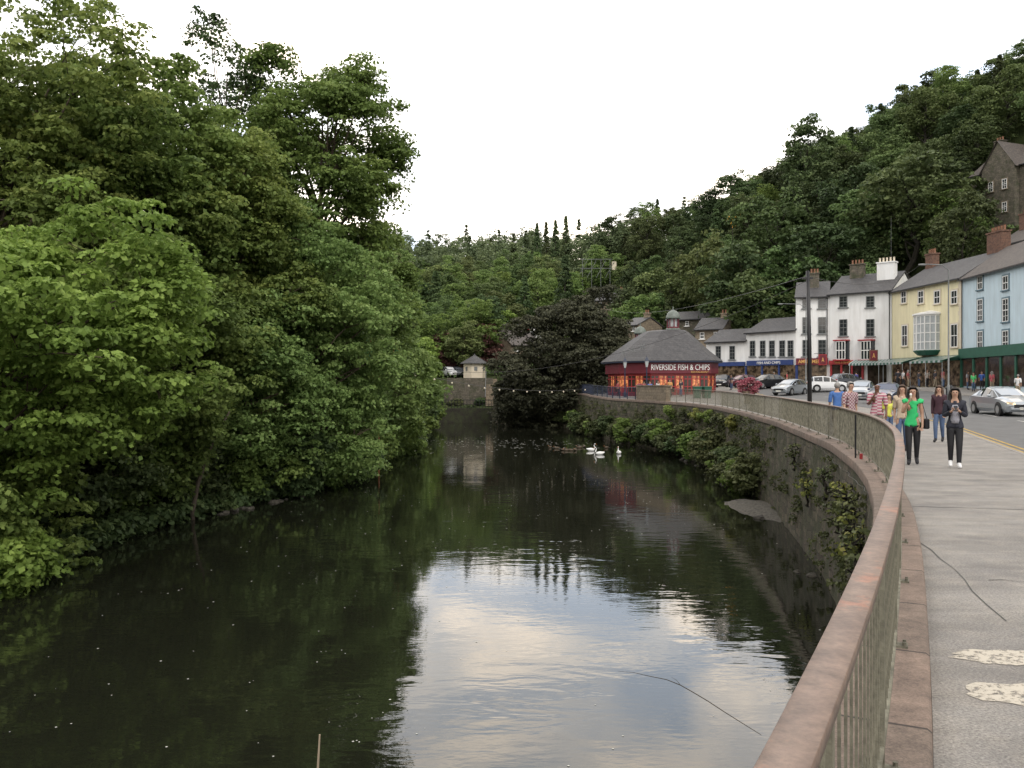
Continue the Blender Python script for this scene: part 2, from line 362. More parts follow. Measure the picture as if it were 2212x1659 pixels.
n5=noise(nt,90,3); r5=ramp(nt,[(.3,(.7,.7,.7)),(.7,(1.25,1.25,1.25))]); nt.links.new(n5.outputs[0],r5.inputs[0])
nt.links.new(mixc(nt,mixc(nt,br.outputs[0],r.outputs[0],1.0,'MULTIPLY'),r5.outputs[0],1.0,'MULTIPLY'),b.inputs[0]); b.inputs["Roughness"].default_value=.9
bump(nt,b,n5.outputs[0],.5,.006)
ki=np.interp(Ys,KY,KX); fi=np.interp(Ys,FY,FX)
a0=off(.20); lines=[]
for t in np.linspace(0,1,7):
    x=a0[:,0]*(1-t)+(ki-.15)*t; y=a0[:,1]*(1-t)+Ys*t; lines.append(np.stack([x,y,g_(x,y)],1))
strip("pavement",lines,[M_PAVE],"worn grey asphalt riverside pavement","pavement")
def kl(dx,dz,arr=ki):
    x=arr+dx; return np.stack([x,Ys,g_(x,Ys)+dz],1)
strip("kerb",[kl(-.15,0.004),kl(0,.004),kl(.01,-.12)],[M_KERB],"pale stone kerb along the road","kerb")
lines=[]
for t in np.linspace(0,1,8):
    x=ki*(1-t)+fi*t; lines.append(np.stack([x,Ys,g_(x,Ys)-.1],1))
strip("road",lines,[M_ROAD],"grey asphalt road with parked cars","road")
lines=[np.stack([fi-.01,Ys,g_(fi,Ys)-.12],1)]
for dx in(0,2,5,9,14):
    x=fi+dx; lines.append(np.stack([x,Ys,g_(x,Ys)+.02],1))
strip("far_pavement",lines,[M_PAVE],"pavement in front of the shops","pavement")
M_YL=mat("yellow_line",(.5,.33,.07),.8,.4,8); M_WL=mat("white_line",(.5,.5,.47),.8,.4,8)
for dx in(.25,.5): strip("yellow_line",[kl(dx,-.094),kl(dx+.09,-.094)],[M_YL],"yellow no parking line beside the kerb","road marking")
gm=G()
for y0 in np.arange(6,100,6):
    p=[]
    for y,w in((y0,-.06),(y0,.06),(y0+2.6,.06),(y0+2.6,-.06)):
        x=float(np.interp(y,KY,KX)+4.3)+w; p.append((x,y,float(g_(x,y))-.088))
    gm.add(p,[(0,1,2,3)])
tag(gm.obj("centre_line",[M_WL]),"broken white line along the middle of the road","road marking",kind="structure")
# river wall
wall=top("river_wall","tall mossy stone river wall with sandstone coping","wall")
wl=[off(-.50,-5.2,g=False),off(-.45,-3.6,g=False),off(-.42,-2.9,g=False),off(-.38,-2.2,g=False),off(-.34,-1.5,g=False),off(-.29,-.8,g=False),off(-.23,dz=-.08)]
for k_,l in enumerate(wl[1:-1]):
    for i in range(len(l)): l[i,0]+=.07*mn.noise(Vector((l[i,1]*1.3,l[i,2]*1.7,0)))
strip("wall_face",wl,[M_RWALL],"","",parent=wall)
strip("coping",[off(-.28,dz=-.1),off(-.28,dz=.09),off(-.265,dz=.105),off(.175,dz=.105),off(.195,dz=.09),off(.2,dz=-.05)],[M_COPE],"","",parent=wall)
# railing
M_RAIL,nt,b=newmat("weathered_handrail_paint")
n1=noise(nt,3.2,8,.7); n2=noise(nt,25,5,.7); n3=noise(nt,9,7,.8)
r=ramp(nt,[(.36,(.145,.10,.08)),(.57,(.22,.155,.12)),(.63,(.31,.155,.105)),(.70,(.36,.19,.13))]); nt.links.new(n1.outputs[0],r.inputs[0])
r2=ramp(nt,[(.3,(.62,.62,.62)),(.7,(1.2,1.2,1.2))]); nt.links.new(n2.outputs[0],r2.inputs[0])
r3=ramp(nt,[(.35,(.7,.7,.72)),(.5,(1,1,1))]); nt.links.new(n3.outputs[0],r3.inputs[0])
nt.links.new(mixc(nt,mixc(nt,r.outputs[0],r2.outputs[0],1.0,'MULTIPLY'),r3.outputs[0],1.0,'MULTIPLY'),b.inputs[0]); b.inputs["Roughness"].default_value=.5; bump(nt,b,n2.outputs[0],.25,.004)
M_BAL=mat("weathered_green_steel",(.21,.20,.15),.7,.45,9,c2=(.08,.075,.055),bmp=.3)
S=slice(0,int((66+7)/.25)+1)
def sweep(name,par,prof,mats,sel):
    lines=[off(d,dz=z,sel=sel) for d,z in prof]; lines.append(lines[0]); return strip(name,lines,mats,"","",parent=par)
rail=top("river_railing","long curved railing with rust patched brown handrail","railing")
sweep("handrail",rail,[(-.043,1.068),(-.043,1.097),(-.041,1.10),(.041,1.10),(.043,1.097),(.043,1.068)],[M_RAIL],S)
sweep("bottom_rail",rail,[(-.016,.20),(-.016,.215),(.016,.215),(.016,.20)],[M_BAL],S)
arc=np.concatenate([[0],np.cumsum(np.hypot(np.diff(Xs),np.diff(Ys)))])
amax=np.interp(66,Ys,arc)
def at(a):
    y=np.interp(a,arc,Ys); return float(np.interp(y,Ys,Xs)),float(y),math.atan2(1,float(np.interp(y,Ys,tx)))
gb=G(); gb.box(0,0,.64,.012,.008,.85); bal=gb.mesh("baluster",[M_BAL])
gbulk=G(); cnt=0
a=float(np.interp(.9,Ys,arc))
while a<amax:
    x,y,an=at(a); z=float(g_(x,y))
    if cnt<99:
        o=bpy.data.objects.new("baluster",bal); o.location=(x,y,z); o.rotation_euler=(0,0,an); COL.objects.link(o); o.parent=rail; cnt+=1
    else: gbulk.box(x,y,z+.64,.014,.02,.85,0,an)
    a+=.15
ob=gbulk.obj("baluster",[M_BAL],rail); ob["kind"]="stuff"
gp=G(); gp.box(0,0,.58,.04,.03,.96); gp.box(0,0,.112,.09,.15,.014); 
for sx in(-.03,.03):
    for sy in(-.055,.055): gp.lathe([(.012,.11),(.012,.14)],6,sx,sy)
post=gp.mesh("post",[M_BAL]); a=float(np.interp(.2,Ys,arc))
while a<amax:
    x,y,an=at(a); o=bpy.data.objects.new("post",post); o.location=(x,y,float(g_(x,y))); o.rotation_euler=(0,0,an); COL.objects.link(o); o.parent=rail; a+=1.9
S2=slice(int((74+7)/.25),int((99+7)/.25)); br_=top("terrace_railing","dark blue railing around the riverside terrace","railing")
sweep("handrail",br_,[(-.025,1.12),(-.025,1.16),(.025,1.16),(.025,1.12)],[M_NAVY],S2)
sweep("bottom_rail",br_,[(-.02,.2),(-.02,.24),(.02,.24),(.02,.2)],[M_NAVY],S2)
gg=G(); a=float(np.interp(74,Ys,arc)); a1=float(np.interp(98.8,Ys,arc)); i=0
while a<a1:
    x,y,an=at(a); z=float(g_(x,y)); w=.02 if i%10 else .07; gg.box(x,y,z+.62,w,w,1.06,0,an); a+=.2; i+=1
ob=gg.obj("baluster",[M_NAVY],br_); ob["kind"]="stuff"
x,y,an=at(float(np.interp(70,Ys,arc))); pz=float(g_(x,y))
e=top("stone_pier","low cream stone parapet wall between the railings","wall",(x,y,pz),an)
G().box(0,0,.6,7.4,.4,1.3).obj("wall",[M_STONE],e); G().box(0,0,1.3,7.6,.5,.12).obj("coping",[M_STONE],e)
M_WORN,nt,b=newmat("worn_white_paint"); n1=noise(nt,14,8,.8); b.inputs[0].default_value=(.46,.42,.35,1)
r=ramp(nt,[(.40,(0,0,0)),(.5,(1,1,1))]); nt.links.new(n1.outputs[0],r.inputs[0]); nt.links.new(r.outputs[0],b.inputs["Alpha"]); b.inputs["Roughness"].default_value=.9
def blob(name,cx,cy,rx,ry,z,seed,m,label,cat,n=22):
    rg=random.Random(seed); vs=[(cx+math.cos(i/n*6.283)*rx*rg.uniform(.8,1.1),cy+math.sin(i/n*6.283)*ry*rg.uniform(.75,1.1),z) for i in range(n)]
    g=G().add(vs,[tuple(range(n))]); return tag(g.obj(name,[m]),label,cat,kind="structure")
blob("paint_mark",3.14,5.38,.36,.18,.004,1,M_WORN,"worn white paint mark on the asphalt pavement","road marking")
blob("paint_mark",2.82,4.74,.31,.19,.004,2,M_WORN,"worn white paint mark on the asphalt pavement","road marking")
M_CRACK=mat("asphalt_seam",(.08,.08,.075),.9,.3,9)
rgp=random.Random(12)
def seam(p0,p1,w,k=16):
    p0=Vector(p0);p1=Vector(p1); d=(p1-p0).normalized(); s_=Vector((-d.y,d.x)); vs=[]
    jit=[rgp.uniform(-.04,.04) for _ in range(k+1)]
    for i in range(k+1):
        p=p0.lerp(p1,i/k)+s_*jit[i]; ww=w*rgp.uniform(.5,1.4)
        for sg in(-1,1):
            q=p+s_*ww*sg; vs.append((q.x,q.y,float(g_(q.x,q.y))+.004))
    tag(G().add(vs,[(2*i,2*i+2,2*i+3,2*i+1) for i in range(k)]).obj("asphalt_seam",[M_CRACK]),"dark irregular repair seam in the pavement","road marking",kind="structure")
seam((3.6,6.2),(8.6,24),.005,40); seam((4.2,7.5),(6.2,7.1),.006); seam((5.6,12),(8.7,11.4),.010); seam((6.9,15.5),(10.2,15.1),.012)
# ---------------------------------------------------------------- water
M_WATER,nt,b=newmat("river_water")
tc=nt.nodes.new("ShaderNodeTexCoord"); mp=nt.nodes.new("ShaderNodeMapping"); nt.links.new(tc.outputs["Object"],mp.inputs[0]); mp.inputs["Scale"].default_value=(.6,1.4,1)
n1=noise(nt,1.3,2,.5,mp.outputs[0],.6); n2=noise(nt,.25,3,.5); n3=noise(nt,6.5,2,.5,mp.outputs[0],.3)
r=ramp(nt,[(.42,(.25,.25,.25)),(.62,(1,1,1))]); nt.links.new(n2.outputs[0],r.inputs[0])
m1=nt.nodes.new("ShaderNodeMath"); m1.operation='MULTIPLY'; nt.links.new(n1.outputs[0],m1.inputs[0]); nt.links.new(r.outputs[0],m1.inputs[1])
m2=nt.nodes.new("ShaderNodeMath"); m2.operation='MULTIPLY_ADD'; nt.links.new(n3.outputs[0],m2.inputs[0]); m2.inputs[1].default_value=.12; nt.links.new(m1.outputs[0],m2.inputs[2])
bump(nt,b,m2.outputs[0],.45,.021)
b.inputs[0].default_value=(.010,.011,.007,1); b.inputs["Roughness"].default_value=.015; b.inputs["IOR"].default_value=1.6
g=G().add([(-34,-60,-3.5),(17,-60,-3.5),(17,118,-3.5),(-34,118,-3.5)],[(0,1,2,3)])
tag(g.obj("water",[M_WATER]),"dark calm river water reflecting trees and sky","water",kind="structure")
rng=np.random.default_rng(5); g=G()
M_FOAM=mat("foam",(.5,.5,.45),.8,.1,3)
for i in range(900):
    y=rng.uniform(8,112); x=rng.uniform(-10,railx(y)-1); s=rng.uniform(.006,.018)*(1+y/40)
    if y>75 and rng.random()<.7: continue
    g.add([(x-s,y,-3.494),(x,y-s,-3.494),(x+s,y,-3.494),(x,y+s,-3.494)],[(0,1,2,3)])
for i in range(260):
    y=rng.normal(74,4); x=rng.normal(-2,5); s=rng.uniform(.03,.08)
    if -8<x<10: g.add([(x-s*1.6,y,-3.494),(x,y-s,-3.494),(x+s*1.6,y,-3.494),(x,y+s,-3.494)],[(0,1,2,3)])
tag(g.obj("foam_flecks",[M_FOAM]),"small pale foam flecks drifting on the water","foam",kind="stuff")
M_SHING=mat("shingle",(.13,.12,.10),.95,.6,9,bmp=.8); M_ROCK=mat("wet_rock",(.075,.068,.055),.9,.6,9,bmp=.8)
rg=random.Random(3)
def rock(cx,cy,cz,s,seed):
    bm=bmesh.new(); bmesh.ops.create_icosphere(bm,subdivisions=2,radius=s); r2=random.Random(seed); off_=Vector((r2.random()*9,r2.random()*9,0))
    for v in bm.verts: v.co*=1+.45*mn.noise(v.co/s*1.1+off_); v.co.z*=.55
    me=bpy.data.meshes.new("rock"); bm.to_mesh(me); bm.free(); me.materials.append(M_ROCK)
    o=bpy.data.objects.new("rock",me); o.location=(cx,cy,cz); o.rotation_euler=(0,0,r2.random()*6); COL.objects.link(o)
    tag(o,"dark wet river rock at the water's edge","rock","rocks along the river bank")
for i in range(14):
    y=rg.uniform(34,41.5); x=float(np.interp(y,LY,LX))+rg.uniform(.1,.9); rock(x,y,-3.5,rg.uniform(.10,.24),i)
for i in range(16):
    y=rg.uniform(22,60); rock(float(railx(y))-rg.uniform(.6,1.4),y,-3.5,rg.uniform(.10,.26),i+50)
g=G(); nr_,na_=9,36; vs=[]
for a_ in range(nr_+1):
    for j_ in range(na_):
        t=a_/nr_; an=j_/na_*6.283; rr=t*(1+.18*mn.noise(Vector((math.cos(an)*1.5,math.sin(an)*1.5,3))))
        x=10.35+math.cos(an)*1.25*rr; y=35.6+math.sin(an)*3.4*rr
        vs.append((x,y,-3.31-.22*t*t+.07*mn.noise(Vector((x*4,y*4,0)))))
tag(G().add(vs,[(a_*na_+j_,a_*na_+(j_+1)%na_,(a_+1)*na_+(j_+1)%na_,(a_+1)*na_+j_) for a_ in range(nr_) for j_ in range(na_)]).obj("shingle_bank",[M_SHING],smooth=True),"small grey shingle bank below the river wall","shingle",kind="structure")
# ---------------------------------------------------------------- left bank trees
def bz(x,y): return H(x,y)
T=lambda *a,**k: tree(*a,**k)
T("bright green sycamore leaning over the water",(-15.5,23.5,bz(-15.5,23.5)),(-12.8,22.8,2.5),(4.3,4.2,4.2),L_BRIGHT,11,nl=28,ns=28,nlv=100,size=.155,spr=.6,rad=.22)
T("tall leafy sycamore on the river bank",(-19,31,bz(-19,31)),(-18.3,31,8.0),(5.8,5,7.8),L_OLIVE,12,nl=36,ns=28,nlv=90,size=.175,spr=.72,rad=.35)
T("tall leafy sycamore on the river bank",(-17,35,bz(-17,35)),(-15.4,35,8.8),(4.6,4.4,8.0),L_MID,13,nl=36,ns=28,nlv=85,size=.175,spr=.72,rad=.32)
T("green sycamore on the river bank",(-14.8,38.5,bz(-14.8,38.5)),(-12.9,38,6.8),(4.2,4,7.4),L_OLIVE,14,nl=34,ns=28,nlv=85,size=.175,spr=.7,rad=.3)
T("thin tall tree with sparse open crown",(-15.5,46,bz(-15.5,46)),(-15.4,46,16.6),(2.6,2.6,4.6),L_DARK,15,nl=13,ns=12,nlv=45,size=.18,spr=.6,rad=.2,shell=(.5,1.0),nsub=4)
T("very tall ivy clad tree with open crown",(-12.4,48,bz(-12.4,48)),(-10.9,48,12.8),(5.0,4.5,8.4),L_MID,16,nl=42,ns=24,nlv=80,size=.19,spr=.78,rad=.42,lobe=.36,shell=(.45,.98),nsub=4,topfrac=.35)
T("feathery green ash hanging over the water",(-12.4,43,bz(-12.4,43)),(-9.3,42,3.4),(4.1,3.9,6.8),L_ASH,17,nl=34,ns=28,nlv=85,size=.16,spr=.68,rad=.26,up=.3)
T("leafy sycamore beside the tall tree",(-12,52,bz(-12,52)),(-8.9,51,6.6),(3.0,3.2,5.2),L_MID,25,nl=22,ns=24,nlv=75,size=.19,spr=.7,rad=.24)
T("feathery green ash hanging over the water",(-12.2,58,bz(-12.2,58)),(-8.9,57,2.8),(3.5,4,6.2),L_ASH,18,nl=26,ns=26,nlv=65,size=.21,spr=.78,rad=.26,up=.3)
T("leafy sycamore on the river bank",(-15,43.5,bz(-15,43.5)),(-13.6,43.5,9.6),(3.8,3.6,6.0),L_MID,19,nl=28,ns=26,nlv=75,size=.19,spr=.72,rad=.3)
T("leafy sycamore low over the water",(-14.8,33,bz(-14.8,33)),(-13.0,32,2.4),(3.4,3.4,4.6),L_MID,23,nl=26,ns=24,nlv=85,size=.16,spr=.62,rad=.2)
T("leafy sycamore low over the water",(-14.5,36,bz(-14.5,36)),(-11.8,36.8,1.8),(3.2,3.0,4.6),L_ASH,24,nl=24,ns=24,nlv=85,size=.16,spr=.62,rad=.2)
T("dense dark tree behind the river bank",(-23,41,bz(-23,41)),(-22.5,41,9),(6,5,8.5),L_DARK,20,nl=26,ns=22,nlv=50,size=.28,spr=.95,rad=.3)
T("dense tree behind the river bank",(-17,52,bz(-17,52)),(-17.5,52,7.8),(6,5,8.8),L_MID,21,nl=28,ns=24,nlv=55,size=.26,spr=.95,rad=.3)
T("dense dark tree behind the river bank",(-29,34,bz(-29,34)),(-28,34,8),(6,5,8),L_DARK,22,nl=20,ns=18,nlv=50,size=.3,spr=1,rad=.3)
for i,(x,y,zc,r_) in enumerate([(-13,71,2.6,4.2),(-13.3,84,2.6,4.6),(-14.5,98,2.6,4.6),(-17,110,3.5,4.6)]):
    T("leafy tree beside the river",(x-1.5,y,bz(x-1.5,y)),(x,y,zc),(r_,r_,5.4),[L_MID,L_ASH,L_BRIGHT,L_MID][i],30+i,nl=20,ns=18,nlv=55,size=.3,spr=.9,rad=.25)
def bush(label,x,y,z,r,lm,seed,nl=8,ns=12,nlv=55,size=.16,spr=.45,name="bush",group="bushes along the river",bark=None):
    rr=r if isinstance(r,tuple) else (r,r,r*.9)
    return tree(label,(x,y,z-rr[2]*.6),(x,y,z),rr,lm,seed,nl=nl,ns=ns,nlv=nlv,size=size,spr=spr,rad=.05,name=name,cat="bush",group=group,nsub=1,bark=BARKD)
for i,(x,y,z,r_,lm) in enumerate([(-13.9,20.3,-1.7,2.0,L_MID),(-12.8,21.3,-2.5,1.1,L_BRIGHT),(-14.4,24.5,-1.6,2.4,L_MID),(-14.9,28,-1.2,2.6,L_DARK),(-14.4,31,-1.2,2.4,L_MID),(-13.6,34.2,-1.9,2.0,L_DARK),(-11.6,37.3,-2.0,1.9,L_MID),(-10.2,39.8,-1.9,2.0,L_DARK),(-9.8,43.5,-2,2.0,L_MID),(-9.4,48,-2,2.2,L_DARK),(-9.2,53,-2,2.2,L_MID),(-9,62,-2,2.4,L_MID),(-9.4,70,-2,2.4,L_DARK),(-9.6,80,-2,2.6,L_MID),(-10.2,92,-2,2.6,L_DARK),(-11,104,-2,2.6,L_MID),
    (-16.5,22,-.5,2.8,L_DARK),(-17.5,26,0,3,L_DARK),(-17,30,.5,3,L_DARK),(-15.5,34,.6,2.8,L_DARK),(-20,31,1,3.4,L_DARK),(-21,27,1,3.4,L_DARK),(-18.5,36,1,3.4,L_DARK),(-16,40,.8,3,L_DARK),(-19,42,1.5,3.6,L_DARK),(-23,35,1.5,4,L_DARK),(-14,46,0,3,L_DARK),(-17,50,1,3.6,L_DARK),(-13,53,0,3,L_DARK),(-12.5,64,0,3,L_DARK),(-13.5,77,0,3.4,L_DARK)]):
    bush("dense bush on the river bank",x,y,z,(r_,r_,r_*.85),lm,60+i,nl=12,ns=14,nlv=65,size=.16+.0018*max(0,y-25),spr=.5*max(1,r_/2.6))
e=top("leaning_tree","slim leaning trunk growing out of the river bank","tree",(-12.35,32.8,-3.5)); G().tube([(0,0,-.4),(.1,-.1,.5),(.4,-.4,1.5),(.85,-.6,2.6),(1.3,-.7,3.5),(1.7,-.7,4.2)],[.10,.09,.08,.065,.05,.03],8).obj("trunk",[mat("pale_bark",(.13,.105,.08),.9,.45,8)],e,smooth=True)
rng=np.random.default_rng(71); C=[]
for i in range(1500):
    y=rng.uniform(16,112); x=float(np.interp(y,LY,LX))-rng.uniform(.2,22); C.append((x,y,H(x,y)+.25))
for i in range(500):
    y=rng.uniform(17,60); x=float(np.interp(y,LY,LX))+rng.uniform(-.4,.35); C.append((x,y,-3.3+rng.uniform(0,.4)))
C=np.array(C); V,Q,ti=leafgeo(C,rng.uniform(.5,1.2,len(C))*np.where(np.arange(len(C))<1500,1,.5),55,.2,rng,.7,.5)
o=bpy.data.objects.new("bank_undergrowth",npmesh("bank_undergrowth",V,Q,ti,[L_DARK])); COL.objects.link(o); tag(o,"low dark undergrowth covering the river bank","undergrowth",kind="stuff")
# ---------------------------------------------------------------- right wall vegetation
rg=random.Random(8)
YB=[39.5,41.5,43,45,47,49,51,53,55,57,59,61,63,65,67,69,71,73.5,76,79,82,85,88,91,94,97,101]
for i,y in enumerate(YB):
    x=float(railx(y))-rg.uniform(.5,1.1); r_=rg.uniform(.7,1.15); z=-3.25+r_*.6+rg.uniform(0,.9)*(y>44)
    bush("scrubby bush at the foot of the river wall",x,y,z,(r_,r_*1.3,r_),[L_IVY,L_MID,L_IVY,L_DARK][i%4],100+i,nl=9,ns=10,nlv=38,size=.12+.001*y,spr=.4)
for i,y in enumerate([47,51,55,58,61,64.5]):
    x=float(railx(y))-.5; bush("straggly plant growing on top of the river wall",x,y,-.35,(.4,1.0,.45),[L_YEL,L_IVY,L_MID][i%3],140+i,nl=5,ns=7,nlv=30,size=.12,spr=.28)
rng=np.random.default_rng(9); C=[];R=[]
for i in range(1500):
    y=rng.uniform(14,98)
    if y<38 and rng.random()<.6: continue
    pt_=mn.noise(Vector((y*.35,3.1,0)))
    zt=rng.beta(1.2,1.4); z=-3.4+zt*3.4
    if pt_+mn.noise(Vector((y*.9,z*1.2,7)))<(.12 if y<38 else -.2): continue
    x=float(railx(y))-.36-(z<-2)*.08-rng.uniform(0,.06); C.append((x,y,z)); R.append(rng.uniform(.1,.26) if y<38 else rng.uniform(.12,.40))
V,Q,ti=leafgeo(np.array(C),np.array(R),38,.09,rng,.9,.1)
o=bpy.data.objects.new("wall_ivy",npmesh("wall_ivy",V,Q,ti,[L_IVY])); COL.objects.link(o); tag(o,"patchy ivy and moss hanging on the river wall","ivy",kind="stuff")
for i,(y,dz) in enumerate([(13.2,-.9),(14.2,-.9),(15.3,-.6),(16.6,-1.0),(17.8,-.6),(19.6,-1.1),(22.5,-.7),(26,-1.4),(29,-.6)]):
    x=float(railx(y))-.48; bush("leggy yellow green weed growing from the wall",x,y,dz,(.18,.45,.5),[L_IVY,L_YEL,L_IVY][i%3],150+i,nl=6,ns=4,nlv=7,size=.09,spr=.26,name="wall_plant")
# ---------------------------------------------------------------- hill trees
def proto(seed,kind,lm,n=4200,size=.42):
    rng=np.random.default_rng(seed)
    if kind=='conifer':
        k=110; t=np.linspace(.08,1,k)**.9; th=rng.uniform(0,6.28,k); rr=(1-t)*2.2*rng.uniform(.6,1.1,k)+.08
        C=np.stack([np.cos(th)*rr,np.sin(th)*rr,t*12],1); R=np.full(k,.75)*(1.2-t*.75)
        V,Q,ti=leafgeo(C,R,n//k,size*.75,rng,.5,.4)
        tr=G().tube([(0,0,-1),(0,0,11.5)],[.25,.04],6)
    else:
        nl=18; c=(0,0,6.8); r=(3.9,3.9,5.0)
        Lc,lr,C,R,T_=crown_pts(c,r,nl,13,rng,(.35,.88),.40,.85)
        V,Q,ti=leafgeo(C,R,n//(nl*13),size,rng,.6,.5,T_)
        tr=trunkgeo((0,0,-1),c,r,Lc,C,.28,rng,0,.3)
    tv=np.array(tr.v); me=bpy.data.meshes.new("hill_tree")
    V2=[tuple(p) for p in V]; F_=[tuple(q) for q in Q]+[tuple(i+len(V) for i in f) for f in tr.f]
    me.from_pydata(V2+tr.v,[],F_); a=me.attributes.new("tint","FLOAT","POINT"); a.data.foreach_set("value",np.concatenate([ti,np.zeros(len(tv))]).astype(np.float32))
    me.materials.append(lm); me.materials.append(BARKD); mi=np.zeros(len(F_),int); mi[len(Q):]=1; me.polygons.foreach_set("material_index",mi); me.update(); return me
PB=[proto(200+i,'b',[L_HILL,L_HILL,L_HILLD,L_HILL,L_MID,L_ASH][i],8000,.32) for i in range(6)]
PD=[proto(220+i,'b',[L_HILLD,L_HILLD,L_HILL][i],8500,.32) for i in range(3)]
PC=[proto(210+i,'conifer',L_HILLD,4500,.38) for i in range(2)]
rng=np.random.default_rng(21)
placed=[]
def hill_tree(x,y,h,kind='b',w=1,me=None,label=None,z=None):
    con=kind=='c'; dk=x>24 and rng.random()<.78
    m=me or (PC[rng.integers(2)] if con else (PD[rng.integers(3)] if dk else PB[rng.integers(6)]))
    o=bpy.data.objects.new("conifer_tree" if con else "hillside_tree",m); s=h/12
    o.location=(x,y,(H(x,y) if z is None else z)-.3); o.scale=(s*w,s*w,s); o.rotation_euler=(0,0,rng.uniform(0,6.28)); COL.objects.link(o)
    tag(o,label or ("dark pointed conifer on the wooded hillside" if con else "leafy tree on the wooded hillside"),"tree","trees on the wooded hillside"); placed.append((x,y)); return o
for u,Y,topv,w,k in [(1745,150,240,1.0,'b'),(1975,116,300,1.45,'b'),(1890,122,390,1.3,'b'),(1605,124,505,1.25,'b'),(1680,136,395,1.2,'b'),(1560,135,480,1.1,'b'),(1640,118,560,1.3,'b'),(1700,120,520,1.2,'b'),(1780,118,470,1.3,'b'),(1840,130,340,1.1,'b'),(2080,132,215,1.2,'b'),(2150,140,120,1.2,'b'),(2215,140,75,1.2,'b'),(2085,104,400,.9,'b'),(2000,140,175,1.1,'b'),
    (1160,215,480,.7,'c'),(1180,216,478,.7,'c'),(1200,215,474,.7,'c'),(1222,214,465,.75,'c'),(1420,205,428,.8,'c'),(1350,195,500,1,'c'),(1060,240,512,.7,'c'),(1110,240,503,.7,'c'),(1220,150,550,1.1,'c'),(1545,190,440,.9,'c'),(1470,185,470,.9,'c'),
    (1375,150,585,1.1,'b'),(1090,150,630,1.2,'b'),(990,150,640,1.2,'b'),(1450,150,560,1.2,'b')]:
    x=PX(u,Y); z0=H(x,Y); hill_tree(x,Y,max(5,PZ(topv,Y)-z0),k,w*(12/(max(6,PZ(topv,Y)-z0)))**.35)
bl=[(64,72,98,122),(-2,10,118,155),(9,18,150,175),(20,36,98,117)]
see=[(1270,1345,135,172),(1095,1180,120,156),(1325,1395,100,130),(1430,1540,105,136),(1495,1570,100,120),(2100,2240,84,122),(2140,2260,80,100),(1265,1330,172,190),(1560,1605,100,152)]
cand=0
while len(placed)<290 and cand<12000:
    cand+=1
    y=78+rng.random()**.8*125; x=rng.uniform(-45,.66*y+8)
    d=(x-46)*.94+(y-100)*.5
    if not((y>127) or d>4): continue
    if x<-.15*y-10: continue
    u=1106+x/y*F
    if any(a<x<b_ and c_<y<d_ for a,b_,c_,d_ in bl): continue
    if any(a-25<u<b_+25 and c_<y<d_ for a,b_,c_,d_ in see): continue
    if min((x-p)**2+(y-q)**2 for p,q in placed)<(5.4)**2: continue
    hill_tree(x,y,rng.uniform(8.5,13)*(1 if y>110 else .8),'c' if rng.random()<.13 else 'b',rng.uniform(.9,1.15))
rng=np.random.default_rng(33); C=[];R=[];T_=[]
pts=[]
while len(pts)<700:
    y=rng.uniform(196,330); x=rng.uniform(-.2*y-25,.66*y)
    pts.append((x,y))
for i,(x,y) in enumerate(pts):
    z=H(x,y); h=rng.uniform(8,12); t0=rng.uniform(.0,1); m=26
    e=rng.normal(size=(m,3)); e/=np.linalg.norm(e,axis=1)[:,None]
    if i%9==0:
        t=rng.uniform(0,1,m); th=rng.uniform(0,6.28,m); q=(1-t)*1.6
        C.append(np.stack([x+np.cos(th)*q,y+np.sin(th)*q,z+1+t*(h+2)],1)); R.append(.9*(1.15-t*.8)); T_.append(np.full(m,.05))
    else:
        C.append(np.array([x,y,z+h*.55])+e*np.array([2.9,2.9,h*.42])*rng.uniform(.6,1,m)[:,None]); R.append(np.full(m,1.2)); T_.append(np.clip(t0+rng.uniform(-.15,.15,m),0,1))
V,Q,ti=leafgeo(np.concatenate(C),np.concatenate(R),26,.52,rng,.7,.5,np.concatenate(T_))
o=bpy.data.objects.new("far_woodland",npmesh("far_woodland",V,Q,ti,[L_FAR])); COL.objects.link(o); tag(o,"dense green woodland covering the distant hill","woodland",kind="stuff")
C=[];
for i in range(2600):
    y=rng.uniform(80,215); x=rng.uniform(-.15*y-10,.66*y+5); d=(x-46)*.94+(y-100)*.5
    if (y>127 or d>3): C.append((x,y,H(x,y)+.3))
C=np.array(C); V,Q,ti=leafgeo(C,rng.uniform(1,2.2,len(C)),70,.40,rng,.6,.6)
o=bpy.data.objects.new("undergrowth",npmesh("undergrowth",V,Q,ti,[L_HILL])); COL.objects.link(o); tag(o,"tangled green undergrowth beneath the hillside trees","undergrowth",kind="stuff")
T("huge dark copper beech drooping to the water",(7.0,104,H(7.0,104)+1),(6.3,103,2.8),(8.0,5,7.0),L_COPPER,41,nl=44,ns=26,nlv=60,size=.28,spr=.9,rad=.5,shell=(.4,1.05),group="trees beside the river",bark=BARKD)
T("dark copper beech with a broad irregular top",(9.5,106,H(9.5,106)+1),(8.6,105,7.6),(5.8,4,6.0),L_COPPER,49,nl=30,ns=22,nlv=60,size=.28,spr=.9,rad=.4,shell=(.4,1.1),group="trees beside the river",bark=BARKD)
T("dark copper beech beside the river",(0.5,108,H(0,116)+1),(.2,106,-.2),(3.2,3.4,3.6),L_COPPER,42,nl=16,ns=18,nlv=55,size=.28,spr=.85,rad=.3,group="trees beside the river",bark=BARKD)
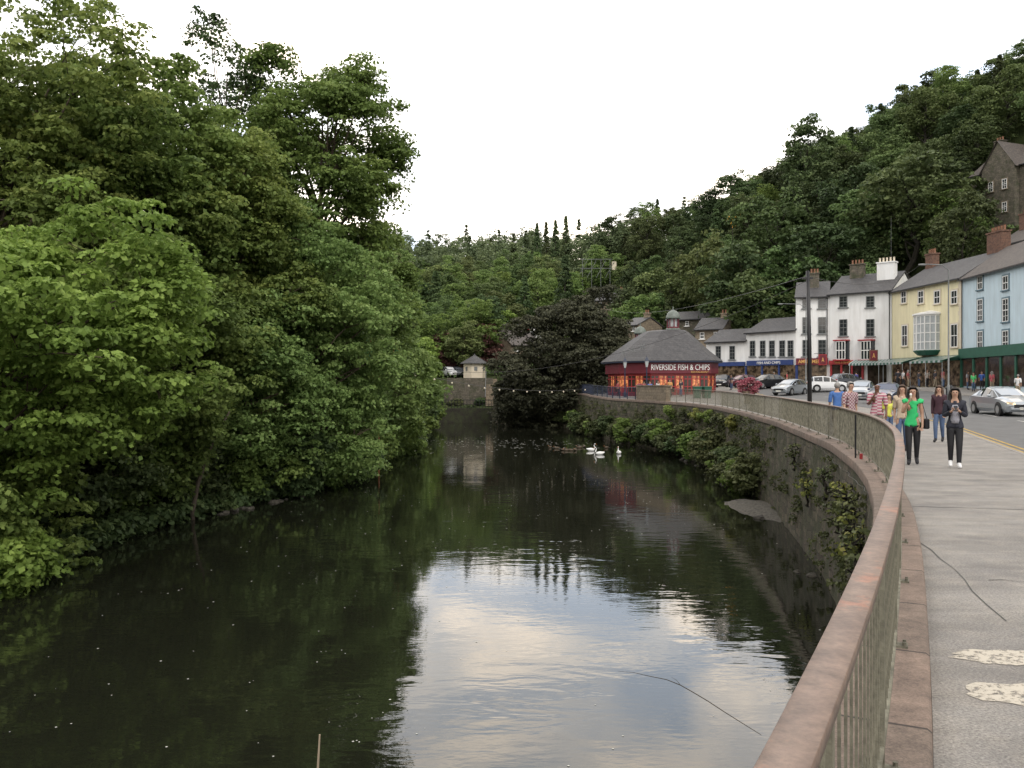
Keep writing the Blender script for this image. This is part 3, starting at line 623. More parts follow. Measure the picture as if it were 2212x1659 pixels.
for x,y,zc,r_,lm,s_ in [(-10.5,134,6.6,3.4,L_PURPLE,43),(-5.0,136,7.2,3.8,L_PURPLE,44),(-2.5,142,10,3.2,L_BRIGHT,45),(-7,148,11,3.4,L_BRIGHT,46),(-14,128,6.0,3.4,L_BRIGHT,48)]:
    T("purple leaved tree beside the park" if lm is L_PURPLE else "leafy tree in the riverside park",(x,y,H(x,y)),(x,y,zc),(r_,r_,3.8),lm,s_,nl=14,ns=14,nlv=50,size=.34,spr=.9,rad=.25,group="trees in the riverside park")
for i,(x,y,z,r_,lm) in enumerate([(-11,121,-.2,1.5,L_MID),(-8.0,121.2,-1.3,1.0,L_IVY),(-12.5,118,-1.6,1.4,L_ASH),(-9.5,118,-2.0,.9,L_IVY),(-4.2,121.4,-.9,.9,L_DARK),(-13.5,123,1.2,1.7,L_MID),(-6.3,118.5,-2.0,1.0,L_DARK)]):
    bush("bush growing on the terrace below the kiosk",x,y,z,r_,lm,180+i,size=.24,spr=.5)
# ---------------------------------------------------------------- buildings
def text(s,w,h,parent,loc,m,rot=(math.pi/2,0,0),ext=.02,name="lettering",bold=.0):
    cu=bpy.data.curves.new("t","FONT"); cu.body=s; cu.align_x='CENTER'; cu.align_y='CENTER'; cu.extrude=ext; cu.offset=bold; cu.resolution_u=3
    o=bpy.data.objects.new("t",cu); COL.objects.link(o); bpy.context.view_layer.update()
    me=bpy.data.meshes.new_from_object(o.evaluated_get(bpy.context.evaluated_depsgraph_get())); bpy.data.objects.remove(o)
    xs=[v.co.x for v in me.vertices]; ys=[v.co.y for v in me.vertices]; cx=(max(xs)+min(xs))/2; cy=(max(ys)+min(ys))/2
    sx=w/(max(xs)-min(xs)); sy=h/(max(ys)-min(ys))
    for v in me.vertices: v.co.x=(v.co.x-cx)*sx; v.co.y=(v.co.y-cy)*sy
    me.materials.append(m); o=bpy.data.objects.new(name,me); COL.objects.link(o); o.parent=parent; o.location=loc; o.rotation_euler=rot; return o
WC={}
def window(par,x,z,w,h,fm=None,sm=None,bars=(2,4),gl=None,y=0,sur=True):
    fm=fm or M_WHITEP; gl=gl or M_GLASS; key=(round(w,2),round(h,2),fm.name,sm.name if sm else'',bars,gl.name)
    if key not in WC:
        g=G(); t=.07
        if sm:
            s=.14; g.box(-w/2-s/2,-.02,0,s,.07,h+2*s,1); g.box(w/2+s/2,-.02,0,s,.07,h+2*s,1); g.box(0,-.02,h/2+s/2,w,.07,s,1)
        for sx in(-1,1): g.box(sx*(w/2-t/2),-.03,0,t,.09,h)
        for sz in(-1,0,1): g.box(0,-.032 if sz else -.03,sz*(h/2-t/2),w-2*t,.09,t)
        for i in range(1,bars[0]): g.box(-w/2+w*i/bars[0],-.028,0,.035,.06,h-2*t)
        for i in range(1,bars[1]):
            if i*2!=bars[1]: g.box(0,-.026,-h/2+h*i/bars[1],w-2*t,.06,.035)
        gg=G().box(0,0,0,w-.1,.02,h-.1)
        ss=G().box(0,-.08,0,w+.3,.2,.1)
        WC[key]=(g.mesh("window",[fm,sm or fm]),gg.mesh("glass",[gl]),ss.mesh("sill",[sm or fm]))
    a,b_,c_=WC[key]
    o=bpy.data.objects.new("window",a); COL.objects.link(o); o.parent=par; o.location=(x,y,z)
    for nme,m,l in(("glass",b_,(0,-.015,0)),("sill",c_,(0,0,-h/2-.052))):
        q=bpy.data.objects.new(nme,m); COL.objects.link(q); q.parent=o; q.location=l
    return o
def building(name,label,ua,Ya,ub,Yb,z0,ztop,wm,rm,depth=8,ridge=2.4,eave=.35,cat="house"):
    A=Vector((PX(ua,Ya),Ya)); B=Vector((PX(ub,Yb),Yb)); L=(B-A).length; an=math.atan2(B.y-A.y,B.x-A.x)
    e=top(name,label,cat,(A.x,A.y,z0),an); h=ztop-z0
    g=G(); g.add([(0,0,-3),(L,0,-3),(L,depth,-3),(0,depth,-3),(0,0,h),(L,0,h),(L,depth,h),(0,depth,h),(0,depth/2,h+ridge-.05),(L,depth/2,h+ridge-.05)],
        [(0,1,5,4),(1,2,6,9,5),(2,3,7,6),(3,0,4,8,7),(4,5,9,8),(6,7,8,9)])
    g.obj("wall",[wm],e)
    t=.14; o=.12; k=ridge/(depth/2); ov=eave; r=G()
    P=[(-ov,-ov*k),(depth/2,ridge),(depth+ov,-ov*k)]; vs=[]
    for x in(-o,L+o):
        for (y,z) in P: vs.append((x,y,h+z+.03))
        for (y,z) in P: vs.append((x,y,h+z+.03+t))
    r.add(vs,[(0,1,4,3),(1,2,5,4),(6,9,10,7),(7,10,11,8),(3,4,10,9),(4,5,11,10),(0,6,7,1),(1,7,8,2),(0,3,9,6),(2,8,11,5)])
    ro=r.obj("roof",[rm],e)
    G().box(L/2,-ov-.05,h-ov*k+.06,L+.1,.12,.11).obj("gutter",[M_BLACKP],e)
    return e,A,B,L,h,ro
def loc_on(A,B,u):
    tu=(u-1106)/F; d=B-A; s=(A.x-tu*A.y)/(tu*d.y-d.x); return s*d.length,(A+d*s).y
def chimney(ro,L,x,y,zb,w,d,h,m,pots=3,pm=None):
    g=G().box(x,y,zb+h/2,w,d,h); g.box(x,y,zb+h+.06,w+.16,d+.16,.14); 
    c=g.obj("chimney",[m],ro)
    for i in range(pots):
        px=x-w/2+w*(i+.5)/pots; G().lathe([(.13,0),(.11,.1),(.10,.45),(.13,.5)],10).obj("chimney_pot",[pm or M_POT],c,loc=(px,y,zb+h+.13))
def downpipe(e,x,h): G().tube([(x,-.1,3),(x,-.1,h-.1)],.05,6).obj("downpipe",[M_BLACKP],e)
Z0=1.4
def wins(e,A,B,z0,us,v,w,h,**k):
    for u in us:
        s,Y=loc_on(A,B,u); window(e,s,PZ(v,Y)-z0,w,h,**k)
def pilasters(e,xs,w,z,h,m):
    for x in xs: G().box(x,-.12,z,w,.2,h).obj("pilaster",[m],e)
e,A,B,L,h,ro=building("shop_house","low white rendered shop with slate roof",1525,108,1612,104,Z0,7.0,M_WHITE,M_SLATE,7,1.6)
wins(e,A,B,Z0,(1552,1582),762,.75,1.7,fm=M_GREYP,bars=(2,4))
G().box(L/2,-.06,1.3,L-.4,.1,2.5).obj("shopfront",[M_SHOP],e); G().box(L/2,-.14,2.8,L-.2,.26,.5).obj("fascia",[M_BLUEP],e)
e,A,B,L,h,ro=building("shop_house","white rendered building with five narrow windows and blue shopfront",1612,104,1719,98,Z0,7.95,M_WHITE,M_SLATE,7,1.7)
wins(e,A,B,Z0,(1626,1648,1668,1690,1708),753,.8,1.9,fm=M_GREYP,bars=(2,4))
g=G()
for i in range(3): g.box(1.2+i*2.5,-.06,1.3,2.1,.1,2.4)
g.obj("shopfront",[M_SHOP],e); G().box(L/2,-.16,2.85,L-.6,.3,.6).obj("fascia",[M_BLUEP],e)
pilasters(e,[.1+i*2.45 for i in range(4)],.2,1.3,2.5,M_BLUEP)
text("FISH AND CHIPS",3.4,.32,e,(L/2,-.325,2.85),M_WHITEP)
e,A,B,L,h,ro=building("shop_house","narrow white three storey house",1719,98,1790,96.7,Z0,11.7,M_WHITE,M_SLATE,8,2.0)
for v,hh in((655,1.2),(703,1.9),(752,1.9)): wins(e,A,B,Z0,(1742,1776),v,.85,hh,fm=M_GREYP,bars=(2,4))
G().box(L/2,-.06,1.3,L-.4,.1,2.4).obj("shopfront",[M_SHOP],e); G().box(L/2,-.2,2.9,L-.1,.36,.75).obj("fascia",[M_MAROON],e)
text("AMUSEMENTS",3.0,.42,e,(L/2,-.395,2.9),M_GOLD,bold=.015)
chimney(ro,L,L*.55,2.6,h+.9,1.0,.8,2.0,M_STONED,3); downpipe(e,L-.15,h)
e,A,B,L,h,ro=building("public_house","white rendered pub with red bay windows",1790,96.7,1926,92,Z0,11.9,M_WHITE,M_SLATE,8,2.3)
for v,hh in((652,1.25),(708,1.9)): wins(e,A,B,Z0,(1822,1880),v,.9,hh,fm=M_GREYP,bars=(2,4))
for u in(1820,1874):
    s,Y=loc_on(A,B,u); z=PZ(757,Y)-Z0
    g=G(); g.add([(-.8,0,-1),(-.5,-.55,-1),(.5,-.55,-1),(.8,0,-1),(-.8,0,1),(-.5,-.55,1),(.5,-.55,1),(.8,0,1)],[(0,1,5,4),(1,2,6,5),(2,3,7,6),(4,5,6,7),(3,2,1,0)])
    for zz in(-1,0,1): g.box(0,-.565,zz,1.06,.05,.09,1)
    for xx in(-.5,-.17,.17,.5): g.box(xx,-.57,0,.07,.06,2,1)
    g.box(0,-.3,1.12,1.7,.7,.14,2); g.box(0,-.3,-1.1,1.7,.7,.16,2)
    g.obj("bay_window",[M_GLASS,M_WHITEP,M_REDP],e,loc=(s,0,z))
G().box(L*.3,-.06,1.3,L*.5,.1,2.4).obj("shopfront",[M_SHOPD],e); G().box(L*.3,-.16,2.75,L*.56,.3,.45).obj("fascia",[M_REDP],e)
pilasters(e,[.35+i*L*.17 for i in range(4)],.22,1.26,2.5,M_REDP); G().box(L*.78,-.06,1.25,2.0,.1,2.4).obj("door",[M_SHOPD],e)
text("THE FISHPOND",2.6,.24,e,(L*.3,-.325,2.75),M_GOLD)
chimney(ro,L,L*.28,3.5,h+1.8,1.5,.8,1.7,M_STONED,4); chimney(ro,L,L*.8,2.6,h+.7,1.9,.9,2.6,M_WHITE,5,M_CREAM); downpipe(e,L-.2,h)
def hanging_sign(u,v,Y,label,mm):
    x=PX(u,Y); z=PZ(v,Y)
    e=top("hanging_sign",label,"sign",(x,Y,z)); G().box(0,0,0,.9,.08,1.2).obj("board",[mm],e); G().box(0,-.045,0,.7,.02,1.0).obj("panel",[M_MAROON],e)
    text("A",.3,.5,e,(0,-.06,0),M_GOLD); G().tube([(0,2.6,.75),(0,-.1,.75),(0,0,.6)],.03).obj("bracket",[M_BLACKP],e)
hanging_sign(1777,777,94.3,"red pub sign hanging on a black bracket",M_REDP); hanging_sign(1887,768,90.2,"brown pub sign hanging on a black bracket",M_BRICK)
e,A,B,L,h,ro=building("shop_house","cream yellow house with big white bow window",1927,92,2078,79.5,Z0,11.7,M_YELLOW,M_SLATE,8,2.5)
wins(e,A,B,Z0,(1953,1990,2025,2062),642,1.0,1.3,sm=M_CREAM,bars=(2,2))
for u in(1955,2062): wins(e,A,B,Z0,(u,),725,1.1,2.2,sm=M_CREAM,bars=(2,2))
s,Y=loc_on(A,B,2008); z=PZ(720,Y)-Z0
g=G(); g.lathe([(1.9,-1.75),(1.9,1.75)],12,0,.6)
for zz in(-1.7,-.9,0,.9,1.7): g.lathe([(1.93,zz-.05),(1.95,zz-.05),(1.95,zz+.05),(1.93,zz+.05)],12,0,.6,1)
for i in range(12):
    an=2*math.pi*i/12; g.tube([(1.93*math.cos(an),.6+1.93*math.sin(an),-1.7),(1.93*math.cos(an),.6+1.93*math.sin(an),1.7)],.07,4,1)
    an+=math.pi/12; g.tube([(1.86*math.cos(an),.6+1.86*math.sin(an),-1.7),(1.86*math.cos(an),.6+1.86*math.sin(an),1.7)],.05,4,1)
g.lathe([(2.0,1.75),(2.1,1.8),(2.1,1.95),(.5,2.3)],12,0,.6,1); g.lathe([(1.6,-2.2),(2.0,-1.8),(2.0,-1.7)],12,0,.6,2)
g.obj("bow_window",[M_LGREY,M_WHITEP,M_GREENP],e,loc=(s,0,z))
G().box(L/2,-.06,1.3,L-.6,.1,2.4).obj("shopfront",[M_SHOP],e); G().box(L/2,-.16,2.8,L-.2,.3,.5).obj("fascia",[M_GREENP],e)
chimney(ro,L,.9,4,h+2.2,1.3,.8,1.7,M_BRICK,4); chimney(ro,L,L-.6,4,h+2.2,2.2,.9,2.1,M_BRICK,5)
g=G()
for i in range(17): g.box(L-.2-(.07 if i%2 else 0),-.012,3.2+i*.42,.4+(.15 if i%2 else 0),.05,.415)
g.obj("quoins",[M_CREAM],e)
e,A,B,L,h,ro=building("shop_house","pale blue four storey house with green shopfront",2078,79.5,2275,64.5,Z0,11.55,M_BLUE,M_SLATEB,8,2.8)
for v,hh,ww in((611,1.2,.95),(670,1.95,1.0),(739,1.95,1.0)): wins(e,A,B,Z0,(2118,2173),v,ww,hh,sm=M_TEAL,bars=(2,2 if hh<1.5 else 4))
for v,hh in zip((585,655,735),(1.2,1.95,1.95)): wins(e,A,B,Z0,(2235,),v,1.0,hh,sm=M_TEAL,bars=(2,4))
G().box(L/2,-.06,1.4,L-.8,.1,2.5).obj("shopfront",[M_SHOPD],e); G().box(L/2,-.2,3.15,L-.2,.38,.9).obj("fascia",[M_GREENP],e)
pilasters(e,[.2+i*(L-.4)/6 for i in range(7)],.26,1.3,2.75,M_GREENP)
chimney(ro,L,L-2.5,4,h+2.4,2.4,1.0,2.4,M_BRICK,6); downpipe(e,.2,h)
def awning(u0,u1,A,B,label,n=22):
    s0,_=loc_on(A,B,u0); s1,_=loc_on(A,B,u1); d=(B-A).normalized(); p=A+d*s0; an=math.atan2(d.y,d.x); W=s1-s0
    e=top("awning",label,"awning",(p.x,p.y,Z0+2.55),an,"striped awnings over the shops")
    g=G()
    for i in range(n):
        x0=W*i/n;x1=W*(i+1)/n; g.add([(x0,-.05,.45),(x1,-.05,.45),(x1,-1.7,0),(x0,-1.7,0),(x1,-1.7,-.2),(x0,-1.7,-.2)],[(0,1,2,3),(3,2,4,5)],i%2)
    g.obj("canopy",[M_LGREY,M_GREENP],e)
    for x in(.1,W/2,W-.1): G().tube([(x,-1.68,-.1),(x,-1.68,-2.5)],.025).obj("pole",[M_LGREY],e)
A2=Vector((PX(1790,96.7),96.7));B2=Vector((PX(1926,92),92)); A3=Vector((PX(1927,92),92));B3=Vector((PX(2078,79.5),79.5))
A2-=Vector((.1,.45));B2-=Vector((.1,.45));A3-=Vector((.45,.1));B3-=Vector((.45,.1))
awning(1846,1922,A2,B2,"green and white striped shop awning"); awning(1930,1985,A3,B3,"green and white striped shop awning",14); awning(2000,2074,A3,B3,"green and white striped shop awning",14)
e,A,B,L,h,ro=building("stone_house","tall old stone house with steep gables on the hillside",2098,116,2225,108,23.5,30.0,M_STONED,M_SLATEB,9,3.4)
for u,v in((2118,400),(2190,420),(2150,430),(2190,465),(2118,455)): wins(e,A,B,23.5,(u,),v,.8,1.5,sm=M_STONE,bars=(2,3))
s,Y=loc_on(A,B,2165)
g=G(); g.add([(s-2.4,-.8,-3),(s+2.4,-.8,-3),(s+2.4,-.8,6.5),(s,-.8,9.9),(s-2.4,-.8,6.5),(s-2.4,4,-3),(s+2.4,4,-3),(s+2.4,4,6.5),(s,4,9.9),(s-2.4,4,6.5)],[(0,1,2,3,4),(1,6,7,2),(5,0,4,9),(2,7,8,3),(3,8,9,4)],0)
g.add([(s-2.7,-1,6.2),(s,-1,10.05),(s,4.2,10.05),(s-2.7,4.2,6.2),(s+2.7,-1,6.2),(s+2.7,4.2,6.2)],[(0,1,2,3),(1,4,5,2)],1)
wg=g.obj("gable_wing",[M_STONED,M_SLATEB],e)
for dz in(1.2,4.2):
    for dx in(-1,1): window(wg,s+dx,dz,.7,1.3,sm=M_STONE,bars=(2,3),y=-.82)
chimney(ro,L,L-1.5,4.5,h+2.8,1.6,1,3.0,M_STONED,4); chimney(ro,L,.8,4.5,h+2.8,1.2,1,2.2,M_STONED,3)
e,A,B,L,h,ro=building("stone_house","stone house with red brick chimney on the slope",2150,96,2260,88,14.5,17.2,M_STONED,M_SLATEB,7,2.2)
chimney(ro,L,1.6,3,h+1.2,2.4,.9,2.3,M_BRICK,4)
g=top("retaining_wall","rough stone retaining wall on the steep slope","wall",(54,101,H(54,101))); G().box(0,0,1.0,18,.6,4.5,0,-.65).obj("wall",[M_STONED],g)
for nm,lb,ua,Ya,ub,Yb,v0,v1,wm,rm,dp,rd in [("cottage","small stone cottage behind the shops",1502,116,1562,114,742,712,M_STONE,M_SLATE,6,1.6),
    ("white_cottage","long low white cottage with red doors on the hillside",1108,150,1172,148,720,698,M_WHITE,M_SLATEB,5,.9),
    ("cottage","stone cottage with large slate roof",1104,134,1172,138,764,744,M_STONE,M_SLATEB,7,2.4),
    ("cottage","stone house with slate roof among the trees",1284,168,1336,165,668,650,M_STONE,M_SLATE,7,1.6),
    ("cottage","stone cottage with slate roof on the hillside",1345,126,1378,124,722,704,M_STONE,M_SLATE,6,1.2),
    ("cottage","long stone building with slate roof on the slope",1440,132,1530,128,712,692,M_STONED,M_SLATE,6,1.3)]:
    zt=PZ(v1,Ya); z0=PZ(v0,Ya); e,A,B,L,h,ro=building(nm,lb,ua,Ya,ub,Yb,z0,zt,wm,rm,dp,rd)
    nw=max(2,int(L/1.8))
    for i in range(nw):
        x=L*(i+.5)/nw
        if nm=="white_cottage" and i%2: G().box(x,-.03,.45,.6,.08,1.0).obj("door",[M_REDP],e)
        else: window(e,x,h*.55,.6,min(.9,h*.5),bars=(2,2))
    if nm!="white_cottage": chimney(ro,L,L*.8,dp/2,h+rd-.4,.8,.6,1.0,M_STONE,2)
# ---------------------------------------------------------------- riverside restaurant
RZ=.28; 
e=top("riverside_restaurant","red riverside restaurant with slate roof and cupolas","restaurant",(0,0,RZ))
E=[(13.5,83.6),(19.7,83.2),(21.3,86.5),(20.8,92),(16,95.5),(11.6,94.5),(9.6,90.5),(10.6,86.4)]
cx,cy=15.7,89.0
def ring(s,z,dx=0): return [((x-cx)*s+cx+dx,(y-cy)*s+cy,z) for x,y in E]
n=8
def loft(rings,mi=0,cap=True):
    vs=[p for r_ in rings for p in r_]; fs=[(i*n+j,i*n+(j+1)%n,(i+1)*n+(j+1)%n,(i+1)*n+j) for i in range(len(rings)-1) for j in range(n)]
    if cap: fs.append(tuple((len(rings)-1)*n+j for j in range(n)))
    return vs,fs
G().add(*loft([ring(.9,-.6),ring(.9,2.9)])).obj("wall",[M_REDP],e)
G().add(*loft([ring(.93,2.5),ring(.95,2.5),ring(.95,3.6),ring(.9,3.6)])).obj("fascia",[M_MAROON],e)
G().add(*loft([ring(.96,3.55),ring(1.02,3.6),ring(1.02,3.74),ring(.9,3.76)])).obj("eaves",[M_NAVY],e)
G().add(*loft([ring(1.03,3.75),ring(.80,4.85),ring(.58,5.95,.2),ring(.38,6.85,.4),ring(.32,7.0,.5),ring(.3,7.02,.5)])).obj("roof",[M_SLATE],e)
def cupola(x,y,z,s):
    c=bpy.data.objects.new("cupola",None); COL.objects.link(c); c.parent=e; c.location=(x,y,z); c.scale=(s,s,s); 
    G().lathe([(.8,-.4),(.72,.15),(.64,.2)],8).obj("base",[M_COPPERD],c)
    g=G(); 
    for i in range(8):
        a=i*math.pi/4; g.tube([(.55*math.cos(a),.55*math.sin(a),.18),(.55*math.cos(a),.55*math.sin(a),1.15)],.06,5)
    g.lathe([(.62,.18),(.62,.32),(.5,.34)],8); g.obj("lantern",[M_MAROON],c); G().lathe([(.45,.3),(.45,1.15)],8).obj("glass",[M_LGREY],c)  # opaque pale lantern glass: bright sky behind it is painted into the colour
    G().lathe([(.72,1.12),(.74,1.22),(.68,1.4),(.58,1.65),(.40,1.85),(.15,1.98),(.05,2.02),(.04,2.3),(.01,2.35)],14).obj("dome",[M_COPPERD],c,smooth=True)
cupola(PX(1454,88.0),88.0,7.0,1.05); cupola(PX(1383,91.5),91.5,5.75,.95)
for i in range(8):
    a=Vector(ring(.905,0)[i]); b_=Vector(ring(.905,0)[(i+1)%8]); d=b_-a; L=d.length
    if i in(2,3,4): continue
    an=math.atan2(d.y,d.x); nb=max(2,int(L/.8))
    for k in range(nb):
        p=a+d*((k+.5)/nb)
        g=G(); ww=L/nb-.14; g.box(0,0,1.45,ww,.05,1.6,0); g.box(0,-.03,1.95,ww,.05,.09,1); g.box(0,-.03,1.45,.08,.05,1.6,1); g.box(0,-.03,1.2,ww,.045,.07,1); g.box(0,-.02,.3,ww*.8,.05,.5,2)
        if (i+k)%2: g.box(0,-.033,.85,ww,.04,.5,1)
        o=g.obj("window",[M_WARM if (k+i)%2 else M_SHOPD,M_REDP,M_MAROON],e,loc=(p.x,p.y,0)); o.rotation_euler=(0,0,an)
a=Vector(ring(.953,0)[0]); b_=Vector(ring(.953,0)[1]); d=b_-a; an=math.atan2(d.y,d.x); m_=(a+b_)/2
nrm=Vector((d.y,-d.x,0)).normalized()
p=m_+nrm*.03
text("RIVERSIDE FISH & CHIPS",d.length*.96,.56,e,(p.x,p.y,3.1),M_WHITEP,(math.pi/2,0,an),.02,bold=.0)
p=m_+nrm*.03+d.normalized()*1.9; text("RESTAURANT",1.7,.16,e,(p.x,p.y,2.63),M_GOLD,(math.pi/2,0,an),.02)
e2=top("star_light_frame","dark wire star frames on the restaurant roof","decoration",(PX(1368,86),86,RZ+4.9)); g=G()
for k in range(3):
    for q in range(3):
        a=q*math.pi/3+k*.4; x=-1+k*.9; g.tube([(x-.4*math.cos(a),-.4,-.3+k*.3-.4*math.sin(a)),(x+.4*math.cos(a),-.4,-.3+k*.3+.4*math.sin(a))],.025,4)
g.obj("frame",[M_GREYP],e2)
# ---------------------------------------------------------------- kiosk and far river end
e=top("kiosk","small white hexagonal kiosk with pyramid slate roof","kiosk",(PX(1025,124.6),124.6,2.65))
G().lathe([(1.65,-.5),(1.65,2.1)],6,ang0=.3).obj("wall",[M_CREAM],e); G().lathe([(2.15,2.05),(2.05,2.17),(.12,3.3),(.05,3.5)],6,ang0=.3).obj("roof",[M_SLATE],e)
for a in(-1.57+.05,-.5,-2.6): 
    o=G().box(0,0,0,.8,.06,.6).obj("window",[M_GREYP],e,loc=(1.46*math.cos(a),1.46*math.sin(a),1.3)); o.rotation_euler=(0,0,a+math.pi/2)
e=top("terrace_wall","dark stone terrace wall below the kiosk","wall",(0,0,0))
g=G(); g.box(PX(1015,122.5),122.7,-.6,6.6,.6,6.4); g.box(-11.2,122.5,-1.4,7.2,.6,6.0); g.obj("wall",[M_STONED],e)
e=top("river_end_wall","low dark stone wall at the end of the pool","wall",(0,0,0)); G().box(-5.5,115.6,-2.6,16,.7,2.1).obj("wall",[M_RWALL],e)
g=G(); 
for i in range(30): g.box(-12+i*.42,115.5,-1.0,.06,.06,1.1)
g.box(-6,115.5,-.45,12.6,.08,.08); g.box(-6,115.5,-1.0,12.6,.06,.06)
tag(g.obj("low_fence",[M_BLACKP]),"dark low fence along the river end wall","fence")
e=top("staircase","stone staircase beside the kiosk terrace","stairs",(PX(1062,122),119.5,-1.2)); g=G()
for i in range(14): g.box(0,i*.28,i*.27,1.6,.3,.3)
g.obj("steps",[M_STONE],e); G().tube([(-.85,0,1.1),(-.85,3.9,4.8)],.04).obj("handrail",[M_GREYP],e)
# ---------------------------------------------------------------- poles, lamps, cables
e=top("utility_pole","tall black pole beside the pavement railing","pole",(14.0,40,.1)); G().tube([(0,0,-.2),(-.02,0,3.5),(-.1,0,6.95)],[.11,.095,.08],10).obj("shaft",[M_BLACKP],e,smooth=True)
G().box(-.1,0,6.6,.5,.08,.08).obj("bracket",[M_BLACKP],e)
def lamp(u,Y,topv,arm,label,z0=None,r=.06):
    x=PX(u,Y); z0=float(g_(x,Y))-.05 if z0 is None else z0; h=PZ(topv,Y)-z0
    e=top("street_lamp",label,"street lamp",(x,Y,z0),0,"street lamps"); G().tube([(0,0,0),(0,0,1.2),(0,0,1.25),(0,0,h*.96),(arm*.25,0,h),(arm,0,h+.05)],[r*1.6,r*1.6,r,r*.7,r*.6,r*.5],8).obj("post",[M_GREYP],e,smooth=True)
    G().sphere((arm,0,h),.26,8,0,(1.1,.5,.3)).obj("lantern",[M_GREYP],e,smooth=True)
lamp(2049,58,572,-1.8,"slim grey street lamp with single arm"); lamp(1741,86,657,-2.6,"grey street lamp leaning out over the road")
e=top("flag_mast","tall thin grey aerial mast behind the roofs","mast",(PX(1925,104),104,2)); G().tube([(0,0,0),(0,0,PZ(470,104)-2)],[.03,.01],6).obj("mast",[M_GREYP],e)
def vlamp(u,Y):
    x=PX(u,Y); e=top("victorian_lamp","ornate blue lamp post with glass lantern","street lamp",(x,Y,RZ),0,"ornate lamps by the restaurant")
    G().lathe([(.16,0),(.14,.6),(.07,.7),(.05,3.0),(.09,3.05)],8).obj("post",[M_NAVY],e)
    G().lathe([(.12,3.05),(.24,3.6)],4,ang0=.78).obj("lantern",[M_LGREY],e); G().lathe([(.28,3.6),(.16,3.85),(.03,4.0),(.02,4.15)],4,ang0=.78).obj("lamp_cap",[M_NAVY],e)
vlamp(1397,80); vlamp(1350,84); 
def cable(p0,p1,sag,label,r=.015,bulbs=0):
    p0=Vector(p0);p1=Vector(p1); pts=[]
    for i in range(25):
        t=i/24; p=p0.lerp(p1,t); p.z-=sag*4*t*(1-t); pts.append(p)
    e=top("overhead_cable",label,"cable",p0,0,"overhead cables"); G().tube([p-p0 for p in pts],r,4).obj("wire",[M_BLACKP],e)
    for i in range(bulbs):
        t=(i+.5)/bulbs; p=p0.lerp(p1,t); p.z-=sag*4*t*(1-t)+.14; G().sphere((0,0,0),.075,6,0,(1,1,1.2)).obj("bulb",[M_CREAM],e,loc=p-p0)
def P3(u,v,Y): return (PX(u,Y),Y,PZ(v,Y))
cable(P3(832,790,62),P3(1275,838,90),.9,"string of pale bulbs across the river",.014,14)
cable((13.9,40,6.8),P3(1290,660,150),1.5,"thin black overhead wire",.012); cable((13.9,40,6.6),P3(800,770,62),2.5,"thin black overhead wire",.01); cable((13.9,40,6.8),P3(1990,570,80),1,"thin black overhead wire",.012)
e=top("light_display","round wire peacock tail light display","decoration",P3(818,770,48.5)); M_PG=mat("green_frame",(.02,.20,.10),.5,.2,3); M_PR=mat("rust_frame",(.30,.11,.05),.5,.2,3)
g=G()
for i in range(13):
    a=math.pi*(-.12+1.24*i/12); ca,sa=math.cos(a),math.sin(a)
    g.tube([(ca*.2,0,sa*.2),(ca*.9,0,sa*.9)],.014,4,0)
    for rr,mi,r0 in((.17,1,1.05),(.09,0,1.05)): g.tube([(ca*r0+rr*math.cos(q),0,sa*r0+rr*math.sin(q)) for q in np.linspace(0,6.283,11)],.016,4,mi)
    g.tube([(ca*.6+.11*math.cos(q),0,sa*.6+.11*math.sin(q)) for q in np.linspace(0,6.283,9)],.014,4,0)
g.tube([(.25*math.cos(q),0,-.1+.38*math.sin(q)) for q in np.linspace(0,6.283,14)],.025,4,0); g.tube([(0,.1,-1),(0,.1,-7)],.03,5,1)
g.obj("frame",[M_PG,M_PR],e)
e=top("light_display","yellow wire light figure high among the trees","decoration",P3(1583,475,150)); M_YF=mat("yellow_frame",(.6,.33,.04),.5,.2,3)
g=G()
for a,b_ in (((-.9,-.2),(.9,.9)),((-.6,.5),(.3,.4)),((.3,.4),(1.1,.8)),((0,.4),(-.3,-.6)),((-.3,-.6),(.4,-.9)),((-.8,0),(0,.2)),((.2,.3),(.5,-.4)),((-.9,-.2),(-.6,.5))): g.tube([(a[0]*1.2,0,a[1]*1.2),(b_[0]*1.2,0,b_[1]*1.2)],.09,5)
g.tube([(0,.2,-1.0),(0,.2,-1.4)],.05,5); g.obj("frame",[M_YF],e); G().tube([(0,.25,-1.4),(0,.25,-16)],.05,5).obj("mast",[BARKD],e)
e=top("scaffold_frame","grey metal scaffold frame on the hillside","structure",P3(1288,570,185)); g=G()
for x in(-3,-1,1,3):
    g.tube([(x,0,-6),(x,0,1.0)],.05,4); g.tube([(x-1,0,-3),(x+1,0,.7)],.04,4)
for z in(-1,1.0): g.tube([(-3.5,0,z),(3.5,0,z)],.05,4)
g.obj("frame",[M_GREYP],e); G().box(4.0,1,-.3,.9,1,1.8).obj("hut",[M_CREAM],e)
e=top("conduit_post","short black post fixed outside the railing","post",(7.55,18.7,.1)); G().tube([(0,0,0),(0,0,.95)],.02,8).obj("shaft",[M_BLACKP],e)
e=top("drink_can","red drink can standing on the wall coping","can",(7.55,18.4,.105)); G().lathe([(.028,0),(.033,.01),(.033,.11),(.027,.12)],12).obj("can_body",[M_REDP],e)
e=top("litter_bin","black litter bin on the pavement","bin",(PX(2052,60),60,float(g_(30,60))-.05)); G().lathe([(.25,0),(.27,.9),(.3,.92),(.3,1.0),(.1,1.2)],12).obj("bin_body",[M_BLACKP],e); G().box(0,-.26,.8,.28,.06,.14).obj("opening",[M_GREYP],e)
